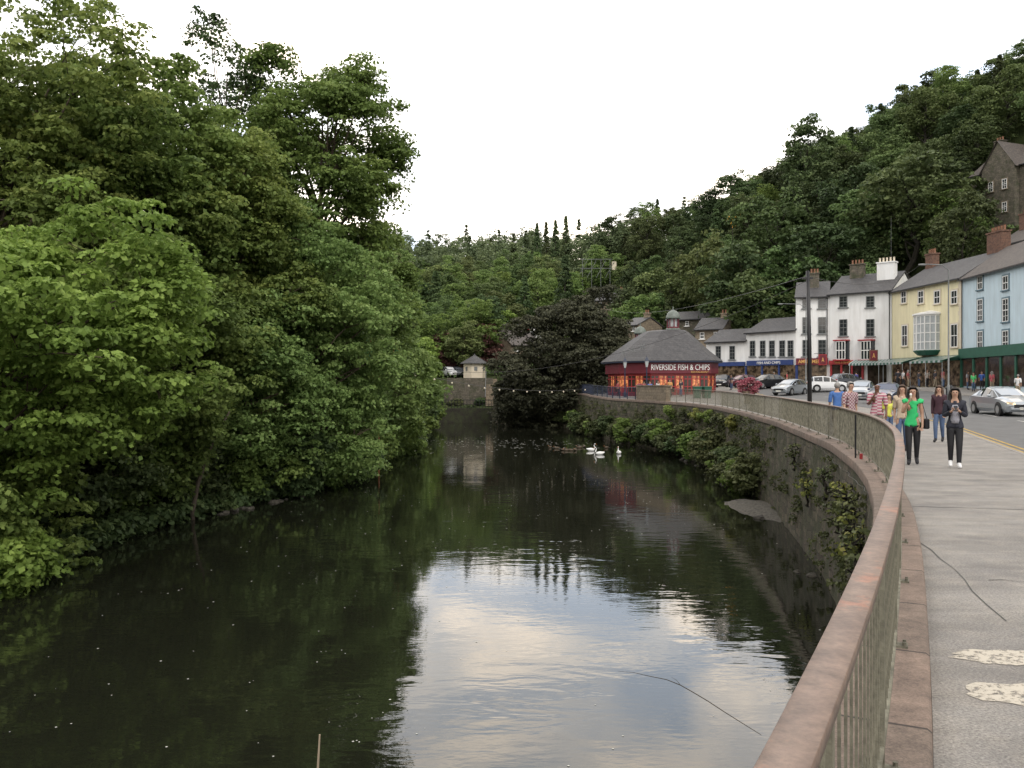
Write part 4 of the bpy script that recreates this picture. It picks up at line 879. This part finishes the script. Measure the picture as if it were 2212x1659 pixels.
for i in range(2):
    e=top("wheelie_bin","dark green wheelie bin by the parapet","bin",(PX(1506+i*20,74),74,.45),.2*i,"green wheelie bins"); G().add([(-.26,-.3,.05),(.26,-.3,.05),(.26,.3,.05),(-.26,.3,.05),(-.33,-.38,1.0),(.33,-.38,1.0),(.33,.38,1.0),(-.33,.38,1.0)],[(3,2,1,0),(0,1,5,4),(1,2,6,5),(2,3,7,6),(3,0,4,7),(4,5,6,7)]).obj("bin_body",[M_GREENP],e); G().box(0,0,1.04,.7,.82,.08).obj("lid",[M_GREENP],e,bevel=.02)
for u,Y,s in((1616,60,.75),(1385,82,.4)):
    x=PX(u,Y); e=bush("round planter full of pink and red flowers",x,Y,PZ(838,Y)+.1,s,L_FLOWER,170+int(u),nl=10,ns=10,nlv=60,size=.1,spr=.28,name="flower_planter",group="flower planters")
    z=PZ(838,Y)-s*.3; G().lathe([(.25,-.9),(.3,-.85),(.22,-.5),(.45,-.1),(.48,0)],12).obj("urn",[M_STONE],e,loc=(0,0,z-(PZ(838,Y)+.1-s*.9*.6)))
e=top("floating_branch","thin bare branch floating on the river","branch",(0,0,-3.497)); 
pt=lambda u,v:(PX(u,5.23*F/(v-829.5)),5.23*F/(v-829.5),0)
cpts=[(1335,1450),(1370,1453),(1400,1460),(1440,1468),(1470,1480),(1500,1497),(1530,1515),(1565,1538),(1600,1560),(1645,1588)]
G().tube([pt(*p) for p in cpts],[.001,.002,.003,.004,.005,.005,.005,.004,.003,.002],5).obj("stem",[BARK],e); G().tube([pt(1470,1480),pt(1462,1470),pt(1450,1462)],[.003,.002,.001],4).obj("side_twig",[BARK],e)
e=top("bare_twig","pale dead twig sticking up below the wall","twig",P3(680,1700,6)); G().tube([(0,0,-1),(.02,0,.1),(.035,0,.37)],[.012,.009,.006],6).obj("stem",[mat("pale_twig",(.35,.28,.2),.9,.2,9)],e)
# ---------------------------------------------------------------- cars
M_TYRE=mat("tyre_rubber",(.02,.02,.02),.8,.2,5); M_RIM=mat("alloy",(.45,.46,.47),.35,.1,5,metal=.8); M_CGLASS=mat("car_glass",(.02,.025,.028),.05,.3,1,spec=.9)
M_HL=emis("headlight_lit",(1,.75,.45),2.5); M_HLO=mat("headlight",(.55,.57,.6),.1,.1,5); M_TL=mat("tail_light",(.35,.01,.01),.2,.1,5); M_PLATE=mat("number_plate",(.7,.7,.65),.5,.05,5)
def paint(name,c,metal=.3):
    m=mat(name,c,.28,.05,1,metal=metal); m.node_tree.nodes["Principled BSDF"].inputs["Coat Weight"].default_value=.6; return m
CP={'silver':paint("silver_paint",(.36,.39,.42),.6),'white':paint("white_car_paint",(.68,.69,.70),0),'black':paint("black_car_paint",(.015,.016,.02)),'grey':paint("grey_car_paint",(.14,.15,.17),.4),'blue':paint("dark_blue_car_paint",(.02,.03,.07)),'red':paint("wine_car_paint",(.10,.02,.03))}
ST={'hatch':[(2.02,.34,.58,.62,.68,.5),(1.92,.22,.70,.76,.82,.62),(1.45,.19,.82,.90,.88,.66),(.95,.19,.90,.99,.89,.66),(.15,.19,.93,1.42,.89,.58),(-.5,.19,.94,1.50,.89,.58),(-1.35,.19,.96,1.44,.88,.56),(-1.88,.24,.97,1.04,.85,.62),(-2.02,.34,.72,.80,.76,.58)],
 'saloon':[(2.38,.34,.55,.58,.68,.5),(2.26,.20,.66,.72,.84,.62),(1.7,.18,.80,.87,.91,.68),(1.05,.18,.88,.97,.92,.68),(.2,.18,.92,1.38,.92,.58),(-.5,.18,.93,1.46,.92,.58),(-1.2,.18,.95,1.38,.91,.56),(-1.85,.20,.97,1.06,.90,.62),(-2.25,.24,.92,1.0,.86,.64),(-2.38,.34,.70,.78,.76,.58)]}
def car(label,x,y,hd,col,kind='hatch',lit=False,z=None,group="cars on the road through the town",name="parked_car",plate="FH57 KXB"):
    z=float(g_(x,y))-.1 if z is None else z
    e=top(name,label,"car",(x,y,z),math.atan2(hd[1],hd[0]),group); st=ST[kind]; g=G(); secs=[]
    for X,lo,be,tp,wb,wt in st:
        half=[(wb*.90,lo),(wb,lo+.18),(wb*1.0,(lo+be)/2+.05),(wb*.97,be),(wt+.03,tp-.05),(wt*.75,tp),(0,tp+.015)]
        secs.append([(X,-w,zz) for w,zz in half]+[(X,w,zz) for w,zz in half[-2::-1]])
    m=len(secs[0]); vs=[p for s_ in secs for p in s_]
    fs=[(i*m+j,(i+1)*m+j,(i+1)*m+(j+1),i*m+j+1) for i in range(len(secs)-1) for j in range(m-1)]
    fs+=[(i*m+m-1,(i+1)*m+m-1,(i+1)*m,i*m) for i in range(len(secs)-1)]
    fs.append(tuple(range(m))); fs.append(tuple((len(secs)-1)*m+j for j in range(m-1,-1,-1)))
    g.add(vs,fs); g.obj("body",[CP[col]],e,smooth=False,bevel=.035)
    def pane(idx,nm,shr=.1,push=.012):
        ps=[Vector(vs[i]) for i in idx]; c=sum(ps,Vector())/len(ps); nn=(ps[1]-ps[0]).cross(ps[2]-ps[0]).normalized()
        if nn.dot(c-Vector((0,0,.7)))<0: nn=-nn
        G().add([c+(p-c)*(1-shr)+nn*push for p in ps],[tuple(range(len(ps)))]).obj(nm,[M_CGLASS],e)
    pane([3*m+4,3*m+5,3*m+6,3*m+7,3*m+8,4*m+8,4*m+7,4*m+6,4*m+5,4*m+4],"windscreen",.06,.02)
    r0=6; pane([r0*m+4,r0*m+5,r0*m+6,r0*m+7,r0*m+8,(r0+1)*m+8,(r0+1)*m+7,(r0+1)*m+6,(r0+1)*m+5,(r0+1)*m+4],"rear_window",.08,.02)
    for s_ in range(3,7):
        for j in(3,8): pane([s_*m+j,(s_+1)*m+j,(s_+1)*m+j+1,s_*m+j+1],"side_window",.12,.02)
    Lh=st[0][0]; ax=Lh-.85
    for X in(ax,-ax+.1):
        for sy in(-1,1):
            wv=st[3][4]; G().tube([(X,sy*(wv-.16),.33),(X,sy*(wv+.006),.33)],.375,18).obj("wheel_arch",[M_BLACKP],e)
            w=bpy.data.objects.new("wheel",None); COL.objects.link(w); w.parent=e; w.location=(X,sy*(wv-.075),.315)
            G().tube([(0,-sy*.1,0),(0,sy*.08,0),(0,sy*.1,0)],[.315,.315,.29],20).obj("tyre",[M_TYRE],w)
            G().tube([(0,sy*.09,0),(0,sy*.104,0)],.20,16).obj("rim",[M_RIM],w)
    hm=M_HL if lit else M_HLO
    for sy in(-1,1):
        G().add([(Lh-.02,sy*.42,.56),(Lh-.13,sy*.78,.60),(Lh-.16,sy*.80,.72),(Lh-.06,sy*.45,.68),(Lh+.02,sy*.43,.58),(Lh-.07,sy*.80,.61),(Lh-.11,sy*.81,.72),(Lh+.0,sy*.46,.68)],[(4,5,6,7),(0,1,5,4),(1,2,6,5),(2,3,7,6),(3,0,4,7)]).obj("headlight",[hm],e)
        G().box(-Lh+.04,sy*.66,.80,.14,.22,.2).obj("tail_light",[M_TL],e)
        G().sphere((.75,sy*(st[3][4]+.1),1.0),.11,7,0,(.7,1,.7)).obj("wing_mirror",[CP[col]],e)
    G().box(Lh+.0,0,.50,.03,1.0,.17).obj("grille",[M_BLACKP],e)
    o=G().box(Lh+.02,0,.38,.02,.52,.11).obj("number_plate",[M_PLATE],e)
    if lit: text(plate,.46,.075,o,(Lh+.034,0,.38),M_BLACKP,(math.pi/2,0,math.pi/2),.002)
    G().box(-Lh-.0,0,.55,.03,.52,.11).obj("number_plate",[M_PLATE],e)
    return e
car("silver saloon car driving with headlights on",25.6,44.3,(-.13,-.99),'silver','saloon',True,name="moving_car")
for lb,u,Y,hd,c_,k_ in [("silver hatchback parked across the road",1707,80,(-.75,-.65),'silver','hatch'),("white hatchback parked across the road",1788,82,(1,-.25),'white','hatch'),("silver hatchback parked nose out",1862,68,(-.5,-.85),'silver','hatch'),
   ("dark blue estate car parked across the road",1915,60,(-.55,-.8),'blue','saloon'),("black hatchback waiting by the shops",1654,90,(-.9,-.4),'black','hatch'),("black hatchback waiting by the shops",1560,97,(-.4,-.9),'black','hatch'),("dark grey car parked by the shops",1832,86,(.9,.3),'grey','hatch'),("wine red car parked by the shops",1600,98,(-.9,-.4),'red','hatch')]:
    car(lb,PX(u,Y),Y,hd,c_,k_)
for u,c_ in((990,'grey'),(972,'white')): 
    x=PX(u,128); car("car parked beside the kiosk",x,128,(.5,-.9),c_,'hatch',z=H(x,128)-.02,group="cars parked by the kiosk")
# ---------------------------------------------------------------- people
def smat(name,c,r=.7): return mat(name,c,r,.15,12)
SK=smat("skin_light",(.44,.27,.19),.5); SKD=smat("skin_brown",(.16,.08,.05),.5); LIPS=smat("lips",(.35,.1,.1))
CM={}
def cm(c):
    k=tuple(round(v,3) for v in c)
    if k not in CM: CM[k]=smat("cloth_%d"%len(CM),c)
    return CM[k]
def checkmat(name,c1,c2,sx,sz):
    m,nt,b=newmat(name); tc=nt.nodes.new("ShaderNodeTexCoord"); mp=nt.nodes.new("ShaderNodeMapping"); nt.links.new(tc.outputs["Object"],mp.inputs[0])
    mp.inputs["Scale"].default_value=(sx,0.01,sz); ck=nt.nodes.new("ShaderNodeTexChecker"); nt.links.new(mp.outputs[0],ck.inputs[0]); ck.inputs["Scale"].default_value=1
    ck.inputs[1].default_value=(*c1,1); ck.inputs[2].default_value=(*c2,1); nt.links.new(ck.outputs[0],b.inputs[0]); b.inputs["Roughness"].default_value=.8; return m
CHECK=checkmat("check_shirt",(.45,.38,.38),(.2,.07,.1),22,22); STRIPE=checkmat("striped_shirt",(.5,.4,.4),(.36,.11,.16),.01,24)
def person(label,x,y,face,Ht,topm,botm,hairm,shoem,skin=SK,pose='walk',longhair=False,sleeve='short',fingers=False,female=True,shorts=False,phase=1,z=None,bald=False):
    z=float(g_(x,y)) if z is None else z
    fx,fy=face; rz=math.atan2(fy,fx)+math.pi/2
    e=top("person",label,"person",(x,y,z),rz,"people walking through the town")
    sw=.085 if female else .106; hw=.046
    J={};R={}
    def j(n,p,r): J[n]=Vector(p); R[n]=r
    j('pel',(0,0,.53),.066);j('sp',(0,0,.61),.053 if female else .062);j('ch',(0,0,.70),.060);j('uc',(0,0,.78),.052);j('nk',(0,-.004,.84),.028);j('hb',(0,-.014,.882),.035);j('hm',(0,-.018,.922),.045);j('ht',(0,-.012,.952),.039)
    st=.085*phase if pose!='stand' else .01
    for s,n in((-1,'r'),(1,'l')):
        sg=st*(1 if s<0 else -1)
        j('hp'+n,(s*hw,0,.495),.049); j('kn'+n,(s*hw*1.0,-abs(sg)*.25-sg*.5-.01,.275),.032)
        lift=.03 if sg<0 else 0.0
        j('an'+n,(s*hw*.95,-sg*1.0+.01,.05+lift),.019); j('to'+n,(s*hw*1.1,-sg*1.0-.085,.018+lift*.1),.016)
        j('sh'+n,(s*sw,0,.793),.034)
        swg=-.5*sg
        j('el'+n,(s*(sw+.022),-swg*.5+.012,.635),.022); j('wr'+n,(s*(sw+.024),-swg*1.3-.03,.495),.014); j('ha'+n,(s*(sw+.018),-swg*1.4-.04,.455),.016)
    if pose=='eat':
        j('elr',(-.118,-.035,.65),.022); j('wrr',(-.055,-.12,.78),.014); j('har',(-.034,-.130,.82),.015)
    if pose=='phone':
        for s,n in((-1,'r'),(1,'l')): j('el'+n,(s*.116,0,.64),.022); j('wr'+n,(s*.052,-.12,.69),.014); j('ha'+n,(s*.026,-.142,.715),.015)
    bones=[('pel','sp','t'),('sp','ch','t'),('ch','uc','t'),('uc','nk','n'),('nk','hb','n'),('hb','hm','h'),('hm','ht','h')]
    for n in'rl': bones+=[('pel','hp'+n,'p'),('hp'+n,'kn'+n,'th'),('kn'+n,'an'+n,'sn'),('an'+n,'to'+n,'ft'),('uc','sh'+n,'t'),('sh'+n,'el'+n,'ua'),('el'+n,'wr'+n,'fa'),('wr'+n,'ha'+n,'ha')]
    names=list(J); idx={n:i for i,n in enumerate(names)}
    vs=[J[n]*Ht for n in names]; rs=[R[n]*Ht for n in names]; es=[(idx[a],idx[b]) for a,b,_ in bones]; roots=[0]
    seg=[(J[a]*Ht,J[b]*Ht,r) for a,b,r in bones]
    if fingers:
        for n,s in(('r',-1),('l',1)):
            w=J['wr'+n];h_=J['ha'+n]; d=(h_-w).normalized(); side=Vector((1,0,0)) if abs(d.x)<.6 else Vector((0,0,1)); side=(side-d*side.dot(d)).normalized(); palm=side.cross(d)
            curl=palm*( -1 if palm.y>0 else 1)
            for k in range(5):
                o_=(k-1.5)*.010; ln=[.036,.041,.039,.031,.028][k]
                if k<4: b0=h_+side*o_; p1=b0+d*ln*.5+curl*.004; p2=p1+d*ln*.3+curl*.018
                else: b0=h_-side*.012*s-d*.01; p1=b0-side*.016*s+d*.012; p2=p1+d*.02+curl*.01
                i0=len(vs); vs+=[b0*Ht,p1*Ht,p2*Ht]; rs+=[.005*Ht,.0046*Ht,.004*Ht]; es+=[(i0,i0+1),(i0+1,i0+2)]; roots.append(i0); seg.append((b0*Ht,p2*Ht,'ha'))
    for pts,rr in (([(0,-.050,.925),(0,-.065,.909)],.0075),([(-.043,-.012,.922),(-.050,-.008,.927)],.009),([(.043,-.012,.922),(.050,-.008,.927)],.009)):
        i0=len(vs); vs+=[Vector(p)*Ht for p in pts]; rs+=[rr*Ht]*2; es.append((i0,i0+1)); roots.append(i0); seg.append((Vector(pts[0])*Ht,Vector(pts[1])*Ht,'h'))
    me=bpy.data.meshes.new("b"); me.from_pydata([tuple(v) for v in vs],es,[]); ob=bpy.data.objects.new("b",me); COL.objects.link(ob)
    sk=ob.modifiers.new("s","SKIN"); sk.use_smooth_shade=True
    sd=me.skin_vertices[0].data
    for i,r_ in enumerate(rs): sd[i].radius=(r_,r_); sd[i].use_root=(i in roots)
    ss=ob.modifiers.new("d","SUBSURF"); ss.levels=2 if fingers else 1
    bpy.context.view_layer.update()
    m2=bpy.data.meshes.new_from_object(ob.evaluated_get(bpy.context.evaluated_depsgraph_get())); bpy.data.objects.remove(ob)
    nv=len(m2.vertices); co=np.empty(nv*3); m2.vertices.foreach_get("co",co); co=co.reshape(-1,3)
    best=np.full(nv,1e9); reg=np.empty(nv,dtype=object)
    for a,b,r_ in seg:
        a=np.array(a);b=np.array(b);ab=b-a; t=np.clip(((co-a)@ab)/(ab@ab+1e-9),0,1); d=np.linalg.norm(co-(a+t[:,None]*ab),axis=1)
        q=d<best; best[q]=d[q]; reg[q]=r_
    tor=np.isin(reg.astype(str),['t','p'])
    co[tor,1]*=.80; co[tor,0]*=1.10
    zz=co[:,2]/Ht
    m2.vertices.foreach_set("co",co.ravel()); m2.materials.clear(); m2.materials.append(skin); m2.update(); m2.name="body"
    bo=bpy.data.objects.new("body",m2); COL.objects.link(bo); bo.parent=e
    nr=np.empty(nv*3); m2.vertices.foreach_get("normal",nr); nr=nr.reshape(-1,3)
    rs_=reg.astype(str)
    def cloth(nm,mask,offv,m):
        fs=[tuple(p.vertices) for p in m2.polygons if all(mask[i] for i in p.vertices)]
        us=sorted({i for f in fs for i in f}); mp={k:i for i,k in enumerate(us)}
        if not us: return
        V=[tuple(co[i]+nr[i]*offv) for i in us]; g=G(); g.add(V,[tuple(mp[i] for i in f) for f in fs]); o=g.obj(nm,[m],e,smooth=True)
        so=o.modifiers.new("sol","SOLIDIFY"); so.thickness=-.004; so.offset=0; return o
    tm=np.isin(rs_,['t'])|((rs_=='n')&(zz<.825))
    if sleeve!='none': tm|=(rs_=='ua')
    else: tm|=((rs_=='ua')&(zz>.77))
    if sleeve=='long': tm|=(rs_=='fa')
    lowp=(np.isin(rs_,['p','th'])&(zz>.475)); 
    cloth("trousers" if not shorts else "shorts",np.isin(rs_,['p','th'])&(zz>(.30 if shorts else 0))|((rs_=='sn')&(not shorts))|((rs_=='t')&(zz<.56)),.010,botm)
    cloth("shirt",tm|lowp,.016,topm)
    sm_=(rs_=='ft')|((rs_=='sn')&(zz<.06))
    cloth("shoe",sm_&(co[:,0]<0),.010,shoem); cloth("shoe",sm_&(co[:,0]>=0),.010,shoem)
    if not bald:
        g=G()
        bm=bmesh.new(); bmesh.ops.create_uvsphere(bm,u_segments=18,v_segments=12,radius=1)
        for v in bm.verts: v.co=Vector((v.co.x*.053,v.co.y*.059-.004,v.co.z*.057+.940))
        dl=[v for v in bm.verts if (v.co.y<-.034 and v.co.z<.960) or (v.co.z<.90 and v.co.y<.0)]
        bmesh.ops.delete(bm,geom=dl,context='VERTS')
        for v in bm.verts: v.co*=Ht
        bm.verts.ensure_lookup_table(); g.add([v.co for v in bm.verts],[[v.index for v in f.verts] for f in bm.faces])
        bm.free()
        if longhair:
            for s in(-1,0,1): 
                g.tube([Vector((s*.034,.015,.95))*Ht,Vector((s*.049,.02,.89))*Ht,Vector((s*.056,-.010 if s else .052,.82))*Ht,Vector((s*.054,-.042 if s else .066,.745))*Ht],[.026*Ht,.025*Ht,.021*Ht,.008*Ht],8)
        g.obj("hair",[hairm],e,smooth=True)
    if fingers:
        for s in(-1,1): G().sphere((s*.017*Ht,-.0595*Ht,.928*Ht),.0065*Ht,8,0,(1.2,.5,.7)).obj("eye",[M_BLACKP],e)
        G().box(0,-.0575*Ht,.897*Ht,.026*Ht,.005*Ht,.005*Ht).obj("mouth",[LIPS],e)
    return e
K=lambda r,g_2,b_:cm((r,g_2,b_))
HB=K(.015,.011,.009); HG=K(.25,.24,.23); HBR=K(.07,.04,.025)
BLK=K(.015,.015,.018); WHT=K(.7,.7,.7); DEN=K(.07,.11,.2)
def wp(e,p): return tuple((Matrix.Translation(e.location)@Matrix.Rotation(e.rotation_euler.z,4,'Z'))@Vector(p))
e=person("woman in bright green top eating an ice cream",8.62,18.3,(-.4,-.9),1.70,K(.03,.48,.15),BLK,HB,BLK,pose='eat',longhair=True,fingers=True,sleeve='none',phase=.5)
e2=top("ice_cream_cone","ice cream cone held up to the mouth","ice cream",wp(e,Vector((-.026,-.142,.838))*1.70))
G().lathe([(.004,-.05),(.022,.05),(.024,.06)],10).obj("cone",[M_CREAM],e2); G().sphere((0,0,.08),.028,8).obj("scoop",[M_WHITEP],e2,smooth=True)
e3=top("shoulder_bag","black shoulder bag hanging at the hip","bag",wp(e,(.24,.02,.88))); G().box(0,0,0,.10,.24,.22).obj("bag_body",[BLK],e3,bevel=.03); G().tube([(0,-.08,.1),(-.08,0,.5),(0,.08,.1)],.01,5).obj("strap",[BLK],e3)
e=person("woman in dark jacket looking down at her phone",9.16,17.6,(-.4,-.9),1.68,K(.02,.022,.035),BLK,HB,WHT,pose='phone',longhair=True,fingers=True,sleeve='long',phase=-.45)
G().lathe([(.07,.92),(.09,1.0),(.085,1.2),(.055,1.30)],14,0,-.05).obj("undershirt",[K(.35,.35,.4)],e,smooth=True)
e2=top("mobile_phone","dark phone held in both hands","phone",wp(e,Vector((0,-.158,.732))*1.68)); e2.rotation_euler=(-.6,0,e.rotation_euler.z); G().box(0,0,0,.075,.01,.14).obj("case",[M_BLACKP],e2,bevel=.004)
person("woman in dark top and blue jeans",12.55,25,(-.6,-.8),1.68,K(.05,.02,.03),DEN,HBR,BLK,longhair=True,sleeve='long',fingers=True,phase=.9)
person("dark haired woman in pale top",10.0,21.8,(-.5,-.85),1.72,K(.5,.4,.3),DEN,HBR,BLK,longhair=True,fingers=True,phase=.6)
person("man in pink striped shirt",9.95,23.2,(-.3,-.9),1.78,STRIPE,K(.2,.19,.16),HB,BLK,skin=SKD,female=False,bald=True,fingers=True,pose='eat',phase=.6,shorts=True)
person("grey haired man in checked shirt",9.50,23.9,(.3,-.9),1.80,CHECK,K(.12,.12,.13),HG,BLK,female=False,fingers=True,phase=-.7)
person("man in bright blue polo shirt",10.55,27.6,(.2,.95),1.76,K(.06,.15,.4),K(.25,.2,.15),HG,BLK,female=False,fingers=True,phase=.7)
person("child in yellow top",11.6,26.2,(-.2,-.95),1.42,K(.6,.6,.1),DEN,HBR,WHT,longhair=True,phase=.6)
far=[(2103,74,(.1,.6,.2)),(2121,75,(.05,.12,.4)),(2143,73,(.45,.1,.12)),(2158,75,(.1,.12,.3)),(2166,72,(.1,.2,.45)),(2199,66,(.7,.7,.7)),(2090,76,(.3,.3,.32)),(1940,84,(.03,.03,.04)),(1962,84,(.4,.1,.1)),(1985,83,(.05,.05,.06)),(2003,82,(.5,.45,.4)),(2020,81,(.04,.04,.05)),(2037,80,(.35,.1,.1)),(1951,82,(.5,.5,.5)),(1822,90,(.6,.6,.6)),(1850,89,(.1,.1,.3)),(1700,93,(.5,.1,.1)),(1672,95,(.2,.2,.2))]
rg=random.Random(4)
def cname(c):
    r,g2,b2=c
    if max(c)<.08: return "black"
    if min(c)>.5: return "white"
    if r>g2*2 and r>b2*1.5: return "red"
    if b2>r*1.4: return "blue"
    if g2>r*2: return "green"
    return "grey"
for i,(u,Y,c_) in enumerate(far):
    x=PX(u,Y); fem=i%2==0; person("person in %s top standing near the shops"%cname(c_),x,Y,(rg.uniform(-1,1),rg.uniform(-1,1)),rg.uniform(1.62,1.82),cm(c_),[DEN,BLK,K(.3,.25,.18)][i%3],[HB,HBR,HG][i%3],BLK,female=fem,longhair=fem,pose='walk' if i%3 else 'stand',phase=.6)
for i,(u,Y,c_) in enumerate([(1390,81,(.5,.1,.1)),(1404,80.5,(.1,.15,.4)),(1421,81,(.5,.5,.5)),(1447,80,(.6,.3,.1)),(1471,81,(.05,.05,.06)),(1335,86,(.4,.1,.1)),(1580,88,(.1,.1,.12)),(1530,86,(.5,.5,.5))]):
    x=PX(u,Y); person("person in %s top near the restaurant"%cname(c_) if i!=3 else "person in orange top near the restaurant",x,Y,(rg.uniform(-1,1),-.5),rg.uniform(1.55,1.8),cm(c_),[DEN,BLK][i%2],[HB,HBR][i%2],BLK,female=i%2==0,longhair=i%2==0,pose='walk' if i%2 else 'stand',z=float(g_(x,Y)))
# ---------------------------------------------------------------- swans and ducks
M_SWAN=mat("white_feathers",(.75,.75,.73),.8,.05,8); M_BEAK=mat("orange_beak",(.6,.2,.03),.5,.1,5); M_DUCK=mat("brown_feathers",(.10,.075,.05),.8,.4,10)
def bird(name,label,x,y,hd,s,m,neck,group):
    e=top(name,label,"bird",(x,y,-3.5),math.atan2(hd[1],hd[0]),group)
    bm=bmesh.new(); bmesh.ops.create_uvsphere(bm,u_segments=16,v_segments=10,radius=1)
    for v in bm.verts:
        t=v.co.x; w=1-.35*max(0,-t); v.co=Vector((t*.48-.02,v.co.y*.24*w,v.co.z*.20*w+.12+.12*max(0,-t)**2))
    g=G(); bm.verts.ensure_lookup_table(); g.add([v.co*s for v in bm.verts],[[v.index for v in f.verts] for f in bm.faces]); bm.free()
    if neck=='s': P=[(.36,.15),(.46,.30),(.40,.48),(.38,.62),(.44,.72),(.53,.71)]; rr=[.11,.07,.05,.045,.055,.04]
    else: P=[(.34,.15),(.42,.28),(.46,.38),(.54,.38)]; rr=[.12,.08,.085,.04]
    g.tube([(px*s,0,pz*s) for px,pz in P],[q*s for q in rr],8); g.obj("body",[m],e,smooth=True)
    lx,lz=P[-1]; G().tube([(lx*s,0,lz*s),((lx+.12)*s,0,(lz-.04)*s)],[.03*s,.012*s],6).obj("beak",[M_BEAK],e)
for u,v,hd in((1276,974,(1,.3)),(1296,982,(-1,-.2)),(1337,980,(-.3,-1))):
    Y=5.23*F/(v-829.5); bird("swan","white swan swimming on the dark river",PX(u,Y),Y,hd,.75,M_SWAN,'s',"swans on the river")
for i,u in enumerate((1188,1203,1217,1224,1233,1243,1252,1262,1310)):
    Y=5.23*F/(968+rg.uniform(-3,6)-829.5); bird("duck","small brown duck on the river",PX(u,Y),Y,(rg.uniform(-1,1),rg.uniform(-1,1)),.5,M_DUCK,'d',"ducks on the river")
# ---------------------------------------------------------------- world, sun, camera
w=bpy.data.worlds.new("World"); scene.world=w; w.use_nodes=True; nt=w.node_tree; bg=nt.nodes["Background"]
sky=nt.nodes.new("ShaderNodeTexSky"); sky.sky_type='NISHITA'; sky.sun_disc=False; SE,SR=math.radians(45),math.radians(160)
sky.sun_elevation=SE; sky.sun_rotation=SR
tc=nt.nodes.new("ShaderNodeTexCoord"); mp=nt.nodes.new("ShaderNodeMapping"); mp.inputs["Scale"].default_value=(1,1,2.4); mp.inputs["Location"].default_value=(.35,.1,.6); nt.links.new(tc.outputs["Generated"],mp.inputs[0])
n=noise(nt,4.6,6,.55,mp.outputs[0],.5); cr=ramp(nt,[(.40,(12,13.4,15.5)),(.50,(19,18.3,17.6)),(.62,(30,26,21.5))]); nt.links.new(n.outputs[0],cr.inputs[0])
sp=nt.nodes.new("ShaderNodeSeparateXYZ"); nt.links.new(tc.outputs["Generated"],sp.inputs[0])
mr=nt.nodes.new("ShaderNodeMapRange"); mr.inputs[1].default_value=.45; mr.inputs[2].default_value=1.0; mr.inputs[3].default_value=1; mr.inputs[4].default_value=.75; nt.links.new(sp.outputs[2],mr.inputs[0])
mr2=nt.nodes.new("ShaderNodeMapRange"); mr2.inputs[1].default_value=-.6; mr2.inputs[2].default_value=.6; mr2.inputs[3].default_value=.8; mr2.inputs[4].default_value=1; nt.links.new(sp.outputs[1],mr2.inputs[0])
mu=nt.nodes.new("ShaderNodeMath"); mu.operation='MULTIPLY'; nt.links.new(mr.outputs[0],mu.inputs[0]); nt.links.new(mr2.outputs[0],mu.inputs[1])
vm=nt.nodes.new("ShaderNodeVectorMath"); vm.operation='SCALE'; nt.links.new(cr.outputs[0],vm.inputs[0]); nt.links.new(mu.outputs[0],vm.inputs["Scale"])
va=nt.nodes.new("ShaderNodeVectorMath"); va.operation='MULTIPLY_ADD'; nt.links.new(sky.outputs[0],va.inputs[0]); va.inputs[1].default_value=(.12,.12,.12); nt.links.new(vm.outputs[0],va.inputs[2])
nt.links.new(va.outputs[0],bg.inputs[0]); bg.inputs[1].default_value=.11
sl=bpy.data.lights.new("sun","SUN"); sl.energy=1.5; sl.angle=math.radians(14); sl.color=(1,.96,.89); so=bpy.data.objects.new("sun",sl); COL.objects.link(so)
d=Vector((math.sin(SR)*math.cos(SE),math.cos(SR)*math.cos(SE),math.sin(SE))); so.rotation_euler=d.to_track_quat('Z','Y').to_euler()
cam=bpy.data.cameras.new("camera"); co_=bpy.data.objects.new("camera",cam); COL.objects.link(co_); co_.location=(0,0,CH); co_.rotation_euler=(math.pi/2,0,0)
cam.sensor_width=36; cam.lens=36*F/2212; cam.clip_end=3000; cam.clip_start=.05; scene.camera=co_
scene.view_settings.view_transform='Standard'; scene.view_settings.look='None'; scene.view_settings.exposure=0
